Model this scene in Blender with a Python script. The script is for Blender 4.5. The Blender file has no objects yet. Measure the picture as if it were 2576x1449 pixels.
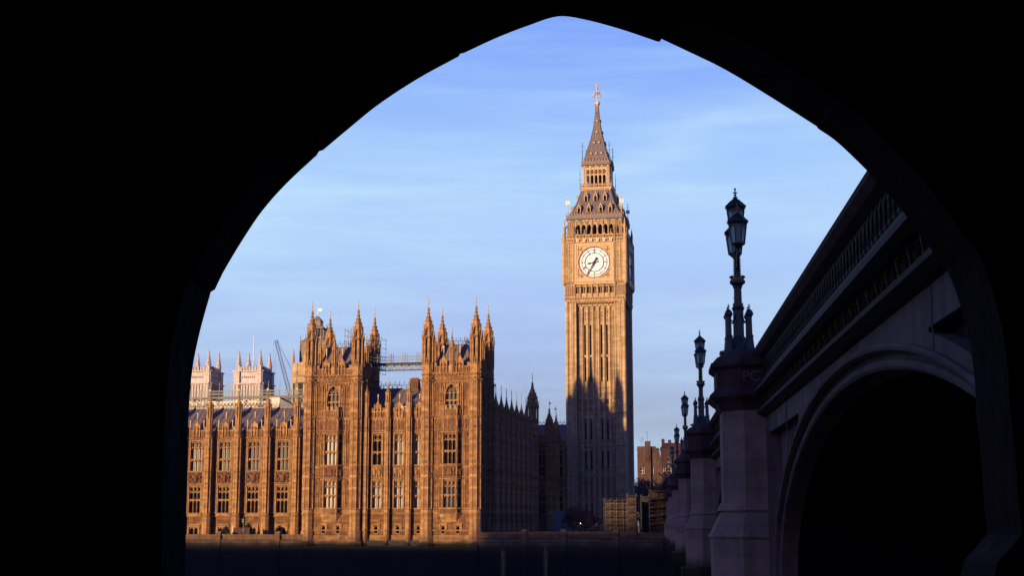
import bpy, math, random
from mathutils import Vector, Matrix, noise
R = math.radians
random.seed(11)
scene = bpy.context.scene
COL = scene.collection

# ------------------------------------------------------------------ camera, world, sun, exposure
FPX, HOR = 3600.0, 1320.0                      # focal length and horizon, in pixels of a 2576 x 1449 picture
PITCH = math.atan((HOR - 724.5) / FPX)
cd = bpy.data.cameras.new('camera'); cam = bpy.data.objects.new('camera', cd); COL.objects.link(cam)
cd.sensor_width = 36.0; cd.lens = FPX / 2576 * 36; cd.clip_start = 0.05; cd.clip_end = 6000
cam.location = (0, 0, 0); cam.rotation_euler = (math.pi / 2 + PITCH, 0, 0)
scene.camera = cam

SUN_AZ, SUN_EL = R(42.9), R(4.0)
TO_SUN = Vector((-math.sin(SUN_AZ) * math.cos(SUN_EL), -math.cos(SUN_AZ) * math.cos(SUN_EL), math.sin(SUN_EL)))
sd = bpy.data.lights.new('sun', 'SUN'); sun = bpy.data.objects.new('sun', sd); COL.objects.link(sun)
sd.energy = 5.0; sd.angle = R(0.6); sd.color = (1.0, 0.63, 0.31)
sun.rotation_euler = TO_SUN.to_track_quat('Z', 'Y').to_euler(); sun.location = (-300, -300, 60)

world = bpy.data.worlds.new('World'); scene.world = world; world.use_nodes = True
SKY_TINT = (0.78, 0.70, 1.60, 1); SKY_STR = 0.10
# pale morning veil of thin high cloud low in the western sky: (sine of elevation, colour)
VEIL = [(0.0, (.35, .42, .57)), (.075, (.375, .455, .64)), (.125, (.41, .545, .88)), (.20, (.425, .635, 1.0)), (.245, (.36, .58, 1.0)), (.335, (.215, .392, .98)), (.55, (.10, .22, .70))]
def build_world():
    nt = world.node_tree; N = nt.nodes; L = nt.links
    bg = N['Background']
    sky = N.new('ShaderNodeTexSky'); sky.sky_type = 'NISHITA'; sky.sun_disc = False
    sky.sun_elevation = SUN_EL; sky.sun_rotation = math.pi + SUN_AZ
    sky.altitude = 0; sky.air_density = 1.0; sky.dust_density = 0.6; sky.ozone_density = 3.0
    def math_(op, a, b=None, clamp=False):
        m = N.new('ShaderNodeMath'); m.operation = op; m.use_clamp = clamp
        for k, x in ((0, a), (1, b)):
            if x is None: continue
            if isinstance(x, (int, float)): m.inputs[k].default_value = x
            else: L.new(x, m.inputs[k])
        return m.outputs[0]
    def mix(blend, fac, a, b):
        x = N.new('ShaderNodeMix'); x.data_type = 'RGBA'; x.blend_type = blend
        for k, v in (('Factor', fac), ('A', a), ('B', b)):
            if isinstance(v, (int, float, tuple)): x.inputs[k].default_value = v
            else: L.new(v, x.inputs[k])
        return x.outputs['Result']
    tc = N.new('ShaderNodeTexCoord'); sep = N.new('ShaderNodeSeparateXYZ'); L.new(tc.outputs['Generated'], sep.inputs[0])
    clear = mix('MULTIPLY', 1.0, sky.outputs['Color'], SKY_TINT)
    veil = N.new('ShaderNodeValToRGB'); e = veil.color_ramp.elements
    e[0].position, e[0].color = VEIL[0][0], (*VEIL[0][1], 1); e[1].position, e[1].color = VEIL[-1][0], (*VEIL[-1][1], 1)
    for p, c in VEIL[1:-1]: k = e.new(p); k.color = (*c, 1)
    L.new(sep.outputs['Z'], veil.inputs['Fac'])
    # streaks: stretched noise, slightly slanted, in two sizes
    def streak(scale, rot, size, lo, hi, seed):
        mp = N.new('ShaderNodeMapping'); mp.inputs['Scale'].default_value = scale; mp.inputs['Rotation'].default_value = (0, R(rot), 0); mp.inputs['Location'].default_value = (seed, seed * .7, 0)
        L.new(tc.outputs['Generated'], mp.inputs['Vector'])
        n = N.new('ShaderNodeTexNoise'); n.inputs['Scale'].default_value = size; n.inputs['Detail'].default_value = 6; n.inputs['Roughness'].default_value = 0.55; n.inputs['Distortion'].default_value = 0.4
        L.new(mp.outputs['Vector'], n.inputs['Vector'])
        m = N.new('ShaderNodeMapRange'); m.interpolation_type = 'SMOOTHSTEP'; m.inputs['From Min'].default_value = lo; m.inputs['From Max'].default_value = hi; L.new(n.outputs['Fac'], m.inputs['Value'])
        return m.outputs[0]
    a = streak((1.0, 1.0, 5.0), 6, 3.0, .40, .72, 1.3); b = streak((1.4, 1.4, 16.0), -9, 3.4, .45, .75, 4.1)
    st_ = math_('MULTIPLY', math_('ADD', math_('MULTIPLY', a, .55), math_('MULTIPLY', b, .28)), .9, True)
    band = N.new('ShaderNodeMapRange'); band.interpolation_type = 'SMOOTHSTEP'; band.inputs['From Min'].default_value = .07; band.inputs['From Max'].default_value = 0
    L.new(math_('ABSOLUTE', math_('SUBTRACT', math_('ADD', sep.outputs['Z'], math_('MULTIPLY', sep.outputs['X'], .05)), .228)), band.inputs['Value'])
    st_ = math_('ADD', st_, math_('MULTIPLY', math_('MULTIPLY', band.outputs[0], math_('ADD', a, .3)), .8), True)
    col = mix('MIX', st_, veil.outputs['Color'], (.56, .80, 1.0, 1))
    col = mix('MULTIPLY', 1.0, col, (5.0, 5.0, 5.0, 1))
    def ramp(v, lo, hi):
        m = N.new('ShaderNodeMapRange'); m.interpolation_type = 'SMOOTHSTEP'; m.inputs['From Min'].default_value = lo; m.inputs['From Max'].default_value = hi; L.new(v, m.inputs['Value']); return m.outputs[0]
    w = math_('MULTIPLY', ramp(sep.outputs['Y'], .45, .88), math_('SUBTRACT', 1.0, ramp(sep.outputs['Z'], .38, .62)))
    L.new(mix('MIX', w, clear, col), bg.inputs['Color'])
    bg.inputs['Strength'].default_value = SKY_STR
build_world()
vs = scene.view_settings
vs.view_transform = 'Standard'; vs.look = 'None'; vs.exposure = 1.0; vs.gamma = 1.0
scene.cycles.max_bounces = 5; scene.cycles.diffuse_bounces = 3
scene.cycles.use_denoising = True

# ------------------------------------------------------------------ where things stand
_sp, _cp = math.sin(PITCH), math.cos(PITCH)
def ray(px, py):
    b = (724.5 - py) / FPX; d = _cp - b * _sp
    return (px - 1288) / FPX / d, (_sp + b * _cp) / d
def at(px, py, Y):
    x, z = ray(px, py); return Vector((x * Y, Y, z * Y))
TH = R(11.4); ct, st = math.cos(TH), math.sin(TH)
OX, OY = -35.5, 252.0                          # front left turret of the palace pavilion
def PW(u, v, z=0.0): return Vector((OX + u * ct + v * st, OY - u * st + v * ct, z))
def fp(px, py, v=0.0):                         # point of the palace plane v seen at a picture position -> (u, z)
    x, z = ray(px, py); Y = (v + OX * st + OY * ct) / (x * st + ct)
    return ((x * Y - OX) * ct - (Y - OY) * st, z * Y)

# ------------------------------------------------------------------ materials
MATS = {}
def principled(name, base, rough=0.85, metal=0.0, spec=0.3):
    m = bpy.data.materials.new(name); m.use_nodes = True
    p = m.node_tree.nodes['Principled BSDF']
    p.inputs['Base Color'].default_value = (*base, 1); p.inputs['Roughness'].default_value = rough
    p.inputs['Metallic'].default_value = metal; p.inputs['Specular IOR Level'].default_value = spec
    MATS[name] = m
    return m, p, m.node_tree.nodes, m.node_tree.links
def mixnode(N, blend, a=None, b=None, fac=1.0):
    x = N.new('ShaderNodeMix'); x.data_type = 'RGBA'; x.blend_type = blend; x.inputs['Factor'].default_value = fac
    if a is not None: x.inputs['A'].default_value = a
    if b is not None: x.inputs['B'].default_value = b
    return x
def stone(name, base, dark, block=(1.1, 0.42), amount=0.5, rough=0.9, bump=0.25, nscale=0.5, tide=None, spec=0.2):
    """Coursed stone: blocks of slightly different tone, soft stains, rain streaks, optional tide marks at given heights."""
    m, p, N, L = principled(name, base, rough, 0, spec)
    tc = N.new('ShaderNodeTexCoord')
    geo = N.new('ShaderNodeNewGeometry')
    # course coordinates: run along the wall in x+y, height in z
    sep = N.new('ShaderNodeSeparateXYZ'); L.new(tc.outputs['Object'], sep.inputs[0])
    add = N.new('ShaderNodeMath'); add.operation = 'ADD'; L.new(sep.outputs['X'], add.inputs[0]); L.new(sep.outputs['Y'], add.inputs[1])
    cmb = N.new('ShaderNodeCombineXYZ'); L.new(add.outputs[0], cmb.inputs['X']); L.new(sep.outputs['Z'], cmb.inputs['Y'])
    br = N.new('ShaderNodeTexBrick'); br.inputs['Scale'].default_value = 1.0
    br.inputs['Brick Width'].default_value = block[0]; br.inputs['Row Height'].default_value = block[1]; br.inputs['Mortar Size'].default_value = 0.012
    br.inputs['Color1'].default_value = (0.50, 0.49, 0.48, 1); br.inputs['Color2'].default_value = (1.25, 1.2, 1.14, 1); br.inputs['Mortar'].default_value = (0.55, 0.5, 0.48, 1)
    br.inputs['Bias'].default_value = 0.1
    L.new(cmb.outputs[0], br.inputs['Vector'])
    n1 = N.new('ShaderNodeTexNoise'); n1.inputs['Scale'].default_value = nscale; n1.inputs['Detail'].default_value = 8; n1.inputs['Roughness'].default_value = 0.62
    L.new(tc.outputs['Object'], n1.inputs['Vector'])
    mp = N.new('ShaderNodeMapping'); mp.inputs['Scale'].default_value = (1.6, 1.6, 0.12); L.new(tc.outputs['Object'], mp.inputs[0])
    n2 = N.new('ShaderNodeTexNoise'); n2.inputs['Scale'].default_value = 1.4; n2.inputs['Detail'].default_value = 5; L.new(mp.outputs[0], n2.inputs['Vector'])
    r1 = N.new('ShaderNodeValToRGB'); r1.color_ramp.elements[0].position = 0.34; r1.color_ramp.elements[1].position = 0.7
    r1.color_ramp.elements[0].color = (*dark, 1); r1.color_ramp.elements[1].color = (*base, 1)
    mm = N.new('ShaderNodeMath'); mm.operation = 'MULTIPLY_ADD'; mm.inputs[1].default_value = 0.45
    s2 = N.new('ShaderNodeMath'); s2.operation = 'MULTIPLY'; s2.inputs[1].default_value = 0.6
    L.new(n2.outputs['Fac'], mm.inputs[0]); L.new(n1.outputs['Fac'], s2.inputs[0]); L.new(s2.outputs[0], mm.inputs[2])
    L.new(mm.outputs[0], r1.inputs['Fac'])
    mu = mixnode(N, 'MULTIPLY', fac=amount); L.new(r1.outputs['Color'], mu.inputs['A']); L.new(br.outputs['Color'], mu.inputs['B'])
    out = mu.outputs['Result']
    if tide:
        sz = N.new('ShaderNodeSeparateXYZ'); L.new(geo.outputs['Position'], sz.inputs[0])
        wob = N.new('ShaderNodeTexNoise'); wob.inputs['Scale'].default_value = 0.25; wob.inputs['Detail'].default_value = 6; L.new(geo.outputs['Position'], wob.inputs['Vector'])
        wz = N.new('ShaderNodeMath'); wz.operation = 'MULTIPLY_ADD'; wz.inputs[1].default_value = 1.5; L.new(wob.outputs['Fac'], wz.inputs[0]); L.new(sz.outputs['Z'], wz.inputs[2])
        mr = N.new('ShaderNodeMapRange'); mr.inputs['From Min'].default_value = tide[0] + 0.75; mr.inputs['From Max'].default_value = tide[1] + 0.75
        L.new(wz.outputs[0], mr.inputs['Value'])
        tr = N.new('ShaderNodeValToRGB'); e = tr.color_ramp.elements
        e[0].position = 0.0; e[0].color = (0.006, 0.005, 0.006, 1); e[1].position = 1.0; e[1].color = (0, 0, 0, 1)
        k = e.new(0.45); k.color = (0.014, 0.009, 0.008, 1)
        k = e.new(0.62); k.color = (0.022, 0.024, 0.010, 1); k = e.new(0.85); k.color = (0.035, 0.034, 0.014, 1)
        L.new(mr.outputs[0], tr.inputs['Fac'])
        f = N.new('ShaderNodeMapRange'); f.inputs['From Min'].default_value = 0.8; f.inputs['From Max'].default_value = 1.0; f.inputs['To Min'].default_value = 1; f.inputs['To Max'].default_value = 0
        L.new(mr.outputs[0], f.inputs['Value'])
        mt = mixnode(N, 'MIX'); L.new(f.outputs[0], mt.inputs['Factor']); L.new(out, mt.inputs['A']); L.new(tr.outputs['Color'], mt.inputs['B'])
        out = mt.outputs['Result']
    L.new(out, p.inputs['Base Color'])
    n3 = N.new('ShaderNodeTexNoise'); n3.inputs['Scale'].default_value = 9; n3.inputs['Detail'].default_value = 4; L.new(tc.outputs['Object'], n3.inputs['Vector'])
    bm_ = N.new('ShaderNodeBump'); bm_.inputs['Strength'].default_value = bump; bm_.inputs['Distance'].default_value = 0.05
    L.new(n3.outputs['Fac'], bm_.inputs['Height']); L.new(bm_.outputs['Normal'], p.inputs['Normal'])
    return m
def grime(name, base, dark, rough=0.6, metal=0.0, scale=2.0, spec=0.4, stretch=(1, 1, 1)):
    m, p, N, L = principled(name, base, rough, metal, spec)
    tc = N.new('ShaderNodeTexCoord'); mp = N.new('ShaderNodeMapping'); mp.inputs['Scale'].default_value = stretch; L.new(tc.outputs['Object'], mp.inputs[0])
    n = N.new('ShaderNodeTexNoise'); n.inputs['Scale'].default_value = scale; n.inputs['Detail'].default_value = 8; n.inputs['Roughness'].default_value = 0.65; L.new(mp.outputs[0], n.inputs['Vector'])
    r = N.new('ShaderNodeValToRGB'); r.color_ramp.elements[0].position = 0.32; r.color_ramp.elements[1].position = 0.68
    r.color_ramp.elements[0].color = (*dark, 1); r.color_ramp.elements[1].color = (*base, 1)
    L.new(n.outputs['Fac'], r.inputs['Fac']); L.new(r.outputs['Color'], p.inputs['Base Color'])
    b = N.new('ShaderNodeBump'); b.inputs['Strength'].default_value = 0.15; b.inputs['Distance'].default_value = 0.03; L.new(n.outputs['Fac'], b.inputs['Height']); L.new(b.outputs['Normal'], p.inputs['Normal'])
    return m
def paned(name, base, lead, rough, pane=(0.22, 0.34), spec=0.5):
    """Leaded glass: small panes with lead lines, each pane a little different."""
    m, p, N, L = principled(name, base, rough, 0, spec)
    tc = N.new('ShaderNodeTexCoord'); sep = N.new('ShaderNodeSeparateXYZ'); L.new(tc.outputs['Object'], sep.inputs[0])
    cmb = N.new('ShaderNodeCombineXYZ'); L.new(sep.outputs['X'], cmb.inputs['X']); L.new(sep.outputs['Z'], cmb.inputs['Y'])
    br = N.new('ShaderNodeTexBrick'); br.offset = 0; br.inputs['Scale'].default_value = 1
    br.inputs['Brick Width'].default_value = pane[0]; br.inputs['Row Height'].default_value = pane[1]; br.inputs['Mortar Size'].default_value = 0.014
    br.inputs['Color1'].default_value = (*[c * 0.8 for c in base], 1); br.inputs['Color2'].default_value = (*base, 1); br.inputs['Mortar'].default_value = (*lead, 1)
    L.new(cmb.outputs[0], br.inputs['Vector'])
    n = N.new('ShaderNodeTexNoise'); n.inputs['Scale'].default_value = 0.7; L.new(tc.outputs['Object'], n.inputs['Vector'])
    mu = mixnode(N, 'MULTIPLY', fac=0.5); L.new(br.outputs['Color'], mu.inputs['A']); L.new(n.outputs['Color'], mu.inputs['B'])
    L.new(mu.outputs['Result'], p.inputs['Base Color'])
    return m
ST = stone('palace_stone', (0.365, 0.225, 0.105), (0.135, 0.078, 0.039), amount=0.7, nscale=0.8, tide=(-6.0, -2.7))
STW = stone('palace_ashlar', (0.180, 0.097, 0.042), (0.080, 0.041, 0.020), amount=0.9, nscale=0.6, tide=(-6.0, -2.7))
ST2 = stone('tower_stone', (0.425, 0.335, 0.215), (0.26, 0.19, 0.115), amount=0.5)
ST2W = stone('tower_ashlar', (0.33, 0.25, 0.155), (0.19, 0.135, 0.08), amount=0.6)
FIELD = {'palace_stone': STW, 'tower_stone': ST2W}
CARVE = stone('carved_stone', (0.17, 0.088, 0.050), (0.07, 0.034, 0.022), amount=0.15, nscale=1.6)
WALLST = stone('river_wall_stone', (0.205, 0.135, 0.078), (0.075, 0.047, 0.026), block=(1.6, 0.6), tide=(-6.5, -3.0))
GRAN = stone('pier_granite', (0.33, 0.245, 0.175), (0.15, 0.105, 0.078), block=(2.2, 0.9), amount=0.45, rough=0.85, nscale=1.4, tide=(-4.5, -1.6), spec=0.08)
CAPG = stone('cap_granite', (0.075, 0.047, 0.042), (0.026, 0.016, 0.015), block=(3, 1), amount=0.2, rough=0.8, nscale=1.5, spec=0.1)
SPAN = stone('painted_spandrel', (0.210, 0.160, 0.135), (0.062, 0.048, 0.042), block=(5.2, 3.0), amount=0.25, rough=0.85, bump=0.5, nscale=0.9, spec=0.06)
IRONG = grime('parapet_ironwork', (0.040, 0.036, 0.032), (0.018, 0.016, 0.015), 0.7, 0, 2.0, 0.12)
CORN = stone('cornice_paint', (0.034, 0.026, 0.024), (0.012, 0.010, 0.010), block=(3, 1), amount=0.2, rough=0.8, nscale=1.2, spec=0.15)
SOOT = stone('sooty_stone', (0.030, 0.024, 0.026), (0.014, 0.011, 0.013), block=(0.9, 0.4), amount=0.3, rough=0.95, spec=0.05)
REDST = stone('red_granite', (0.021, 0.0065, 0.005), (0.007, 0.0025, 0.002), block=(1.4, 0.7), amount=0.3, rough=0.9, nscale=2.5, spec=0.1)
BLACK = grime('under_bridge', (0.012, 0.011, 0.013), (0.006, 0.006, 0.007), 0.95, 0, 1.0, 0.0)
LEAD = grime('lead_roof', (0.135, 0.105, 0.10), (0.10, 0.076, 0.074), 0.55, 0.0, 1.2, 0.4, (1, 1, 0.3))
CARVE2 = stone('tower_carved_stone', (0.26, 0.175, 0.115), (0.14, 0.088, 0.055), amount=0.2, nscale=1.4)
SLATE = grime('iron_roof_plates', (0.140, 0.122, 0.138), (0.080, 0.070, 0.084), 0.5, 0.0, 1.4, 0.45, (2, 2, 0.3))
GREYLEAD = grime('grey_lead', (0.16, 0.14, 0.12), (0.11, 0.095, 0.085), 0.6, 0, 1.0, 0.3)
IRON = grime('dark_iron', (0.035, 0.045, 0.05), (0.018, 0.022, 0.026), 0.5, 0.3, 3.0)
LAMPM = grime('lamp_paint', (0.022, 0.030, 0.028), (0.010, 0.014, 0.014), 0.38, 0.0, 4.0, 0.5)
GOLD = grime('gilding', (0.62, 0.42, 0.16), (0.40, 0.25, 0.09), 0.35, 0.85, 4.0, 0.5)
OLDGOLD = grime('old_gilding', (0.26, 0.15, 0.045), (0.09, 0.045, 0.016), 0.45, 0.3, 8.0, 0.5)
FRIEZE = grime('tarnished_gilding', (0.07, 0.030, 0.009), (0.012, 0.006, 0.004), 0.75, 0.0, 8.0, 0.15)
PALEGOLD = grime('pale_gilding', (0.44, 0.33, 0.20), (0.25, 0.17, 0.09), 0.5, 0.1, 3.0, 0.4)
VANE = grime('vane_gilding', (0.32, 0.26, 0.18), (0.22, 0.17, 0.11), 0.5, 0.1)
WHITE = grime('white_paint', (0.70, 0.66, 0.60), (0.55, 0.5, 0.45), 0.6)
BALL = grime('gilded_ball', (0.9, 0.78, 0.6), (0.7, 0.55, 0.35), 0.25, 0.2, 3.0)
GDARK = paned('dark_leaded_glass', (0.020, 0.018, 0.022), (0.012, 0.010, 0.010), 0.3, (0.22, 0.34), 0.0)
GBLIND = paned('blind_behind_glass', (0.31, 0.28, 0.225), (0.06, 0.05, 0.04), 0.3)
GMIX = paned('half_lit_glass', (0.11, 0.11, 0.115), (0.03, 0.028, 0.026), 0.2, (0.22, 0.34), 0.25)
DIAL = grime('opal_dial_glass', (0.76, 0.80, 0.82), (0.66, 0.68, 0.68), 0.35, 0, 2.5)
DIALRING = grime('dial_white_glass', (0.84, 0.90, 0.96), (0.78, 0.82, 0.88), 0.3, 0, 2.5)
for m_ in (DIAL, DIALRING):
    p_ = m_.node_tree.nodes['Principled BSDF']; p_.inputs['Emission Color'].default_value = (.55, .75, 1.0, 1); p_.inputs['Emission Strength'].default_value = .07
BLUEIRON = grime('prussian_blue_iron', (0.012, 0.014, 0.040), (0.006, 0.007, 0.022), 0.4, 0, 3)
REDP = grime('red_paint', (0.42, 0.035, 0.03), (0.3, 0.02, 0.02), 0.5)
GREENP = grime('green_paint', (0.03, 0.12, 0.07), (0.02, 0.08, 0.05), 0.5)
ABBEY = stone('portland_stone', (0.46, 0.44, 0.47), (0.27, 0.25, 0.26), amount=0.3, block=(1.6, 0.7))
BRICK = stone('brown_brick', (0.105, 0.064, 0.048), (0.022, 0.014, 0.014), block=(0.5, 0.2), nscale=0.3)
REDBRICK = stone('red_brick', (0.05, 0.025, 0.030), (0.026, 0.013, 0.017), block=(0.5, 0.2), nscale=0.3)
HOSP = stone('pale_brick', (0.3, 0.25, 0.2), (0.2, 0.17, 0.14), block=(0.5, 0.2))
SHEET = grime('scaffold_sheeting', (0.62, 0.55, 0.5), (0.45, 0.4, 0.37), 0.7)
NET = grime('debris_netting', (0.026, 0.018, 0.017), (0.013, 0.009, 0.009), 0.9)
TUBE = grime('galvanised_tube', (0.095, 0.075, 0.068), (0.04, 0.032, 0.03), 0.6, 0.2)
GTUBE = grime('weathered_tube', (0.10, 0.125, 0.13), (0.05, 0.065, 0.07), 0.5, 0.3)
PLANK = grime('scaffold_boards', (0.032, 0.018, 0.012), (0.014, 0.008, 0.006), 0.85)
CRANEM = grime('crane_steel', (0.055, 0.065, 0.10), (0.035, 0.04, 0.07), 0.5, 0.2)
TWIG = grime('red_twigs', (0.21, 0.072, 0.055), (0.11, 0.038, 0.033), 0.9)
BARK = grime('dark_bark', (0.045, 0.032, 0.03), (0.02, 0.015, 0.016), 0.95)
LEAF = grime('box_leaves', (0.035, 0.045, 0.012), (0.015, 0.02, 0.006), 0.8, 0, 5)
MARQUEE = grime('dark_red_canvas', (0.05, 0.017, 0.014), (0.028, 0.010, 0.009), 0.8)
HOARD = grime('grey_hoarding', (0.16, 0.165, 0.20), (0.11, 0.115, 0.14), 0.7)
POSTY = grime('yellow_pile_paint', (0.22, 0.19, 0.05), (0.08, 0.07, 0.028), 0.8, 0, 1.5)
CHALK = grime('chalk_paint', (0.13, 0.12, 0.13), (0.08, 0.075, 0.08), 0.9)
PAVE = grime('paving', (0.16, 0.15, 0.14), (0.1, 0.095, 0.09), 0.9, 0, 0.8)
GRND = grime('yard_ground', (0.09, 0.08, 0.06), (0.05, 0.045, 0.035), 0.95, 0, 0.1)
MUD = grime('river_mud', (0.05, 0.04, 0.03), (0.03, 0.024, 0.02), 0.8, 0, 0.1)
GULL = grime('gull_feathers', (0.10, 0.11, 0.16), (0.06, 0.06, 0.09), 0.8)
def lantern_glass():
    m, p, N, L = principled('lantern_glass', (0.17, 0.30, 0.27), 0.25, 0, 0.5)
    p.inputs['Transmission Weight'].default_value = 0.55
    return m
LGLASS = lantern_glass()
def lit():
    m, p, N, L = principled('lit_lamp', (0.9, 0.9, 0.85), 0.3)
    p.inputs['Emission Color'].default_value = (1, 0.95, 0.85, 1); p.inputs['Emission Strength'].default_value = 3.0
    return m
LIT = lit()
def water():
    m, p, N, L = principled('river_water', (0.012, 0.012, 0.014), 0.12, 0, 0.5)
    tc = N.new('ShaderNodeTexCoord'); mp = N.new('ShaderNodeMapping'); mp.inputs['Scale'].default_value = (0.5, 1.0, 1); L.new(tc.outputs['Object'], mp.inputs[0])
    n = N.new('ShaderNodeTexNoise'); n.inputs['Scale'].default_value = 0.8; n.inputs['Detail'].default_value = 6; L.new(mp.outputs[0], n.inputs['Vector'])
    b = N.new('ShaderNodeBump'); b.inputs['Strength'].default_value = 0.5; b.inputs['Distance'].default_value = 0.3; L.new(n.outputs['Fac'], b.inputs['Height']); L.new(b.outputs['Normal'], p.inputs['Normal'])
    return m
WATER = water()

# ------------------------------------------------------------------ mesh helpers
class MB:
    """Collects faces; build() links them as ONE mesh object."""
    def __init__(s, M=None): s.v = []; s.f = []; s.M = M or Matrix.Identity(4); s.carve = None; s.field = None
    def add(s, vs, fs):
        n = len(s.v); M = s.M
        s.v += [tuple(M @ Vector(p)) for p in vs]; s.f += [tuple(n + i for i in q) for q in fs]
    def box(s, x0, x1, y0, y1, z0, z1):
        s.add([(x0,y0,z0),(x1,y0,z0),(x1,y1,z0),(x0,y1,z0),(x0,y0,z1),(x1,y0,z1),(x1,y1,z1),(x0,y1,z1)],
              [(0,3,2,1),(4,5,6,7),(0,1,5,4),(1,2,6,5),(2,3,7,6),(3,0,4,7)])
    def quad(s, a, b, c, d): s.add([a, b, c, d], [(0, 1, 2, 3)])
    def oct(s, cx, cy, r0, z0, z1, r1=None, n=8, a0=math.pi / 8):
        r1 = r0 if r1 is None else r1
        ring = lambda r, z: [(cx + r * math.cos(a0 + 2 * math.pi * i / n), cy + r * math.sin(a0 + 2 * math.pi * i / n), z) for i in range(n)]
        if r1 < 1e-4:
            s.add(ring(r0, z0) + [(cx, cy, z1)], [(i, (i + 1) % n, n) for i in range(n)] + [tuple(range(n - 1, -1, -1))])
        else:
            s.add(ring(r0, z0) + ring(r1, z1), [(i, (i + 1) % n, n + (i + 1) % n, n + i) for i in range(n)] + [tuple(range(n - 1, -1, -1)), tuple(range(n, 2 * n))])
    def lathe(s, cx, cy, prof, n=8, a0=math.pi / 8):
        vs = []; k = len(prof)
        for r, z in prof:
            vs += [(cx + r * math.cos(a0 + 2 * math.pi * i / n), cy + r * math.sin(a0 + 2 * math.pi * i / n), z) for i in range(n)]
        fs = [(j * n + i, j * n + (i + 1) % n, (j + 1) * n + (i + 1) % n, (j + 1) * n + i) for j in range(k - 1) for i in range(n)]
        s.add(vs, fs + [tuple(range(n - 1, -1, -1)), tuple(range((k - 1) * n, k * n))])
    def prism(s, poly, y0, y1):                       # poly in x,z seen from -y, counter-clockwise
        n = len(poly)
        s.add([(x, y0, z) for x, z in poly] + [(x, y1, z) for x, z in poly],
              [tuple(range(n)), tuple(range(2 * n - 1, n - 1, -1))] + [((i + 1) % n, i, n + i, n + (i + 1) % n) for i in range(n)])
    def plan(s, poly, z0, z1, poly1=None):            # poly in x,y, counter-clockwise seen from above
        n = len(poly); p1 = poly1 or poly
        s.add([(x, y, z0) for x, y in poly] + [(x, y, z1) for x, y in p1],
              [tuple(range(n - 1, -1, -1)), tuple(range(n, 2 * n))] + [(i, (i + 1) % n, n + (i + 1) % n, n + i) for i in range(n)])
    def bar(s, a, b, w, w1=None, n=4):
        a, b = Vector(a), Vector(b); d = b - a
        if d.length < 1e-6: return
        q = d.to_track_quat('Z', 'Y'); w1 = w if w1 is None else w1
        o = math.pi / n
        ra = [a + q @ Vector((w * math.cos(o + 2 * math.pi * i / n), w * math.sin(o + 2 * math.pi * i / n), 0)) for i in range(n)]
        rb = [b + q @ Vector((w1 * math.cos(o + 2 * math.pi * i / n), w1 * math.sin(o + 2 * math.pi * i / n), 0)) for i in range(n)]
        s.add(ra + rb, [(i, (i + 1) % n, n + (i + 1) % n, n + i) for i in range(n)] + [tuple(range(n - 1, -1, -1)), tuple(range(n, 2 * n))])
    def path(s, pts, w, n=4):
        for a, b in zip(pts, pts[1:]): s.bar(a, b, w, n=n)
    def ball(s, x, y, z, r, n=6):
        s.lathe(x, y, [(0.01, z - r), (r * 0.71, z - r * 0.71), (r, z), (r * 0.71, z + r * 0.71), (0.01, z + r)], n)
    def knob(s, x, y, z, r):
        s.add([(x - r, y, z), (x + r, y, z), (x, y - r, z), (x, y + r, z), (x, y, z - r), (x, y, z + r)],
              [(0,2,5),(2,1,5),(1,3,5),(3,0,5),(2,0,4),(1,2,4),(3,1,4),(0,3,4)])
    def build(s, name, mat, parent=None, smooth=False):
        me = bpy.data.meshes.new(name); me.from_pydata(s.v, [], s.f); me.materials.append(mat); me.update()
        if smooth:
            for p in me.polygons: p.use_smooth = True
        o = bpy.data.objects.new(name, me); COL.objects.link(o)
        if parent: o.parent = parent
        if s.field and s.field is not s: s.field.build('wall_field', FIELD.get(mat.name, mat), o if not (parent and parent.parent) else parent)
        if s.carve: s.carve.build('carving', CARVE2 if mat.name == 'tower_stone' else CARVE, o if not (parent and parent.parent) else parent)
        return o
def tag(o, label=None, cat=None, group=None, kind=None):
    if label: o['label'] = label
    if cat: o['category'] = cat
    if group: o['group'] = group
    if kind: o['kind'] = kind
    return o
def thing(name, label, cat, loc=(0, 0, 0), rz=0.0, group=None):
    o = bpy.data.objects.new(name, None); COL.objects.link(o); o.location = loc; o.rotation_euler = (0, 0, rz)
    o.empty_display_size = 0.5
    return tag(o, label, cat, group)
def dup(src, parent=None, loc=None, rz=None):
    c = src.copy(); COL.objects.link(c)
    if parent: c.parent = parent
    if loc is not None: c.location = loc
    if rz is not None: c.rotation_euler = (0, 0, rz)
    for k in list(src.children):
        g = dup(k, c)
    return c
def setmat(o, m):
    o.material_slots[0].link = 'OBJECT'; o.material_slots[0].material = m
def rz4(a, x=0, y=0, z=0): return Matrix.Translation((x, y, z)) @ Matrix.Rotation(a, 4, 'Z')

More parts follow.
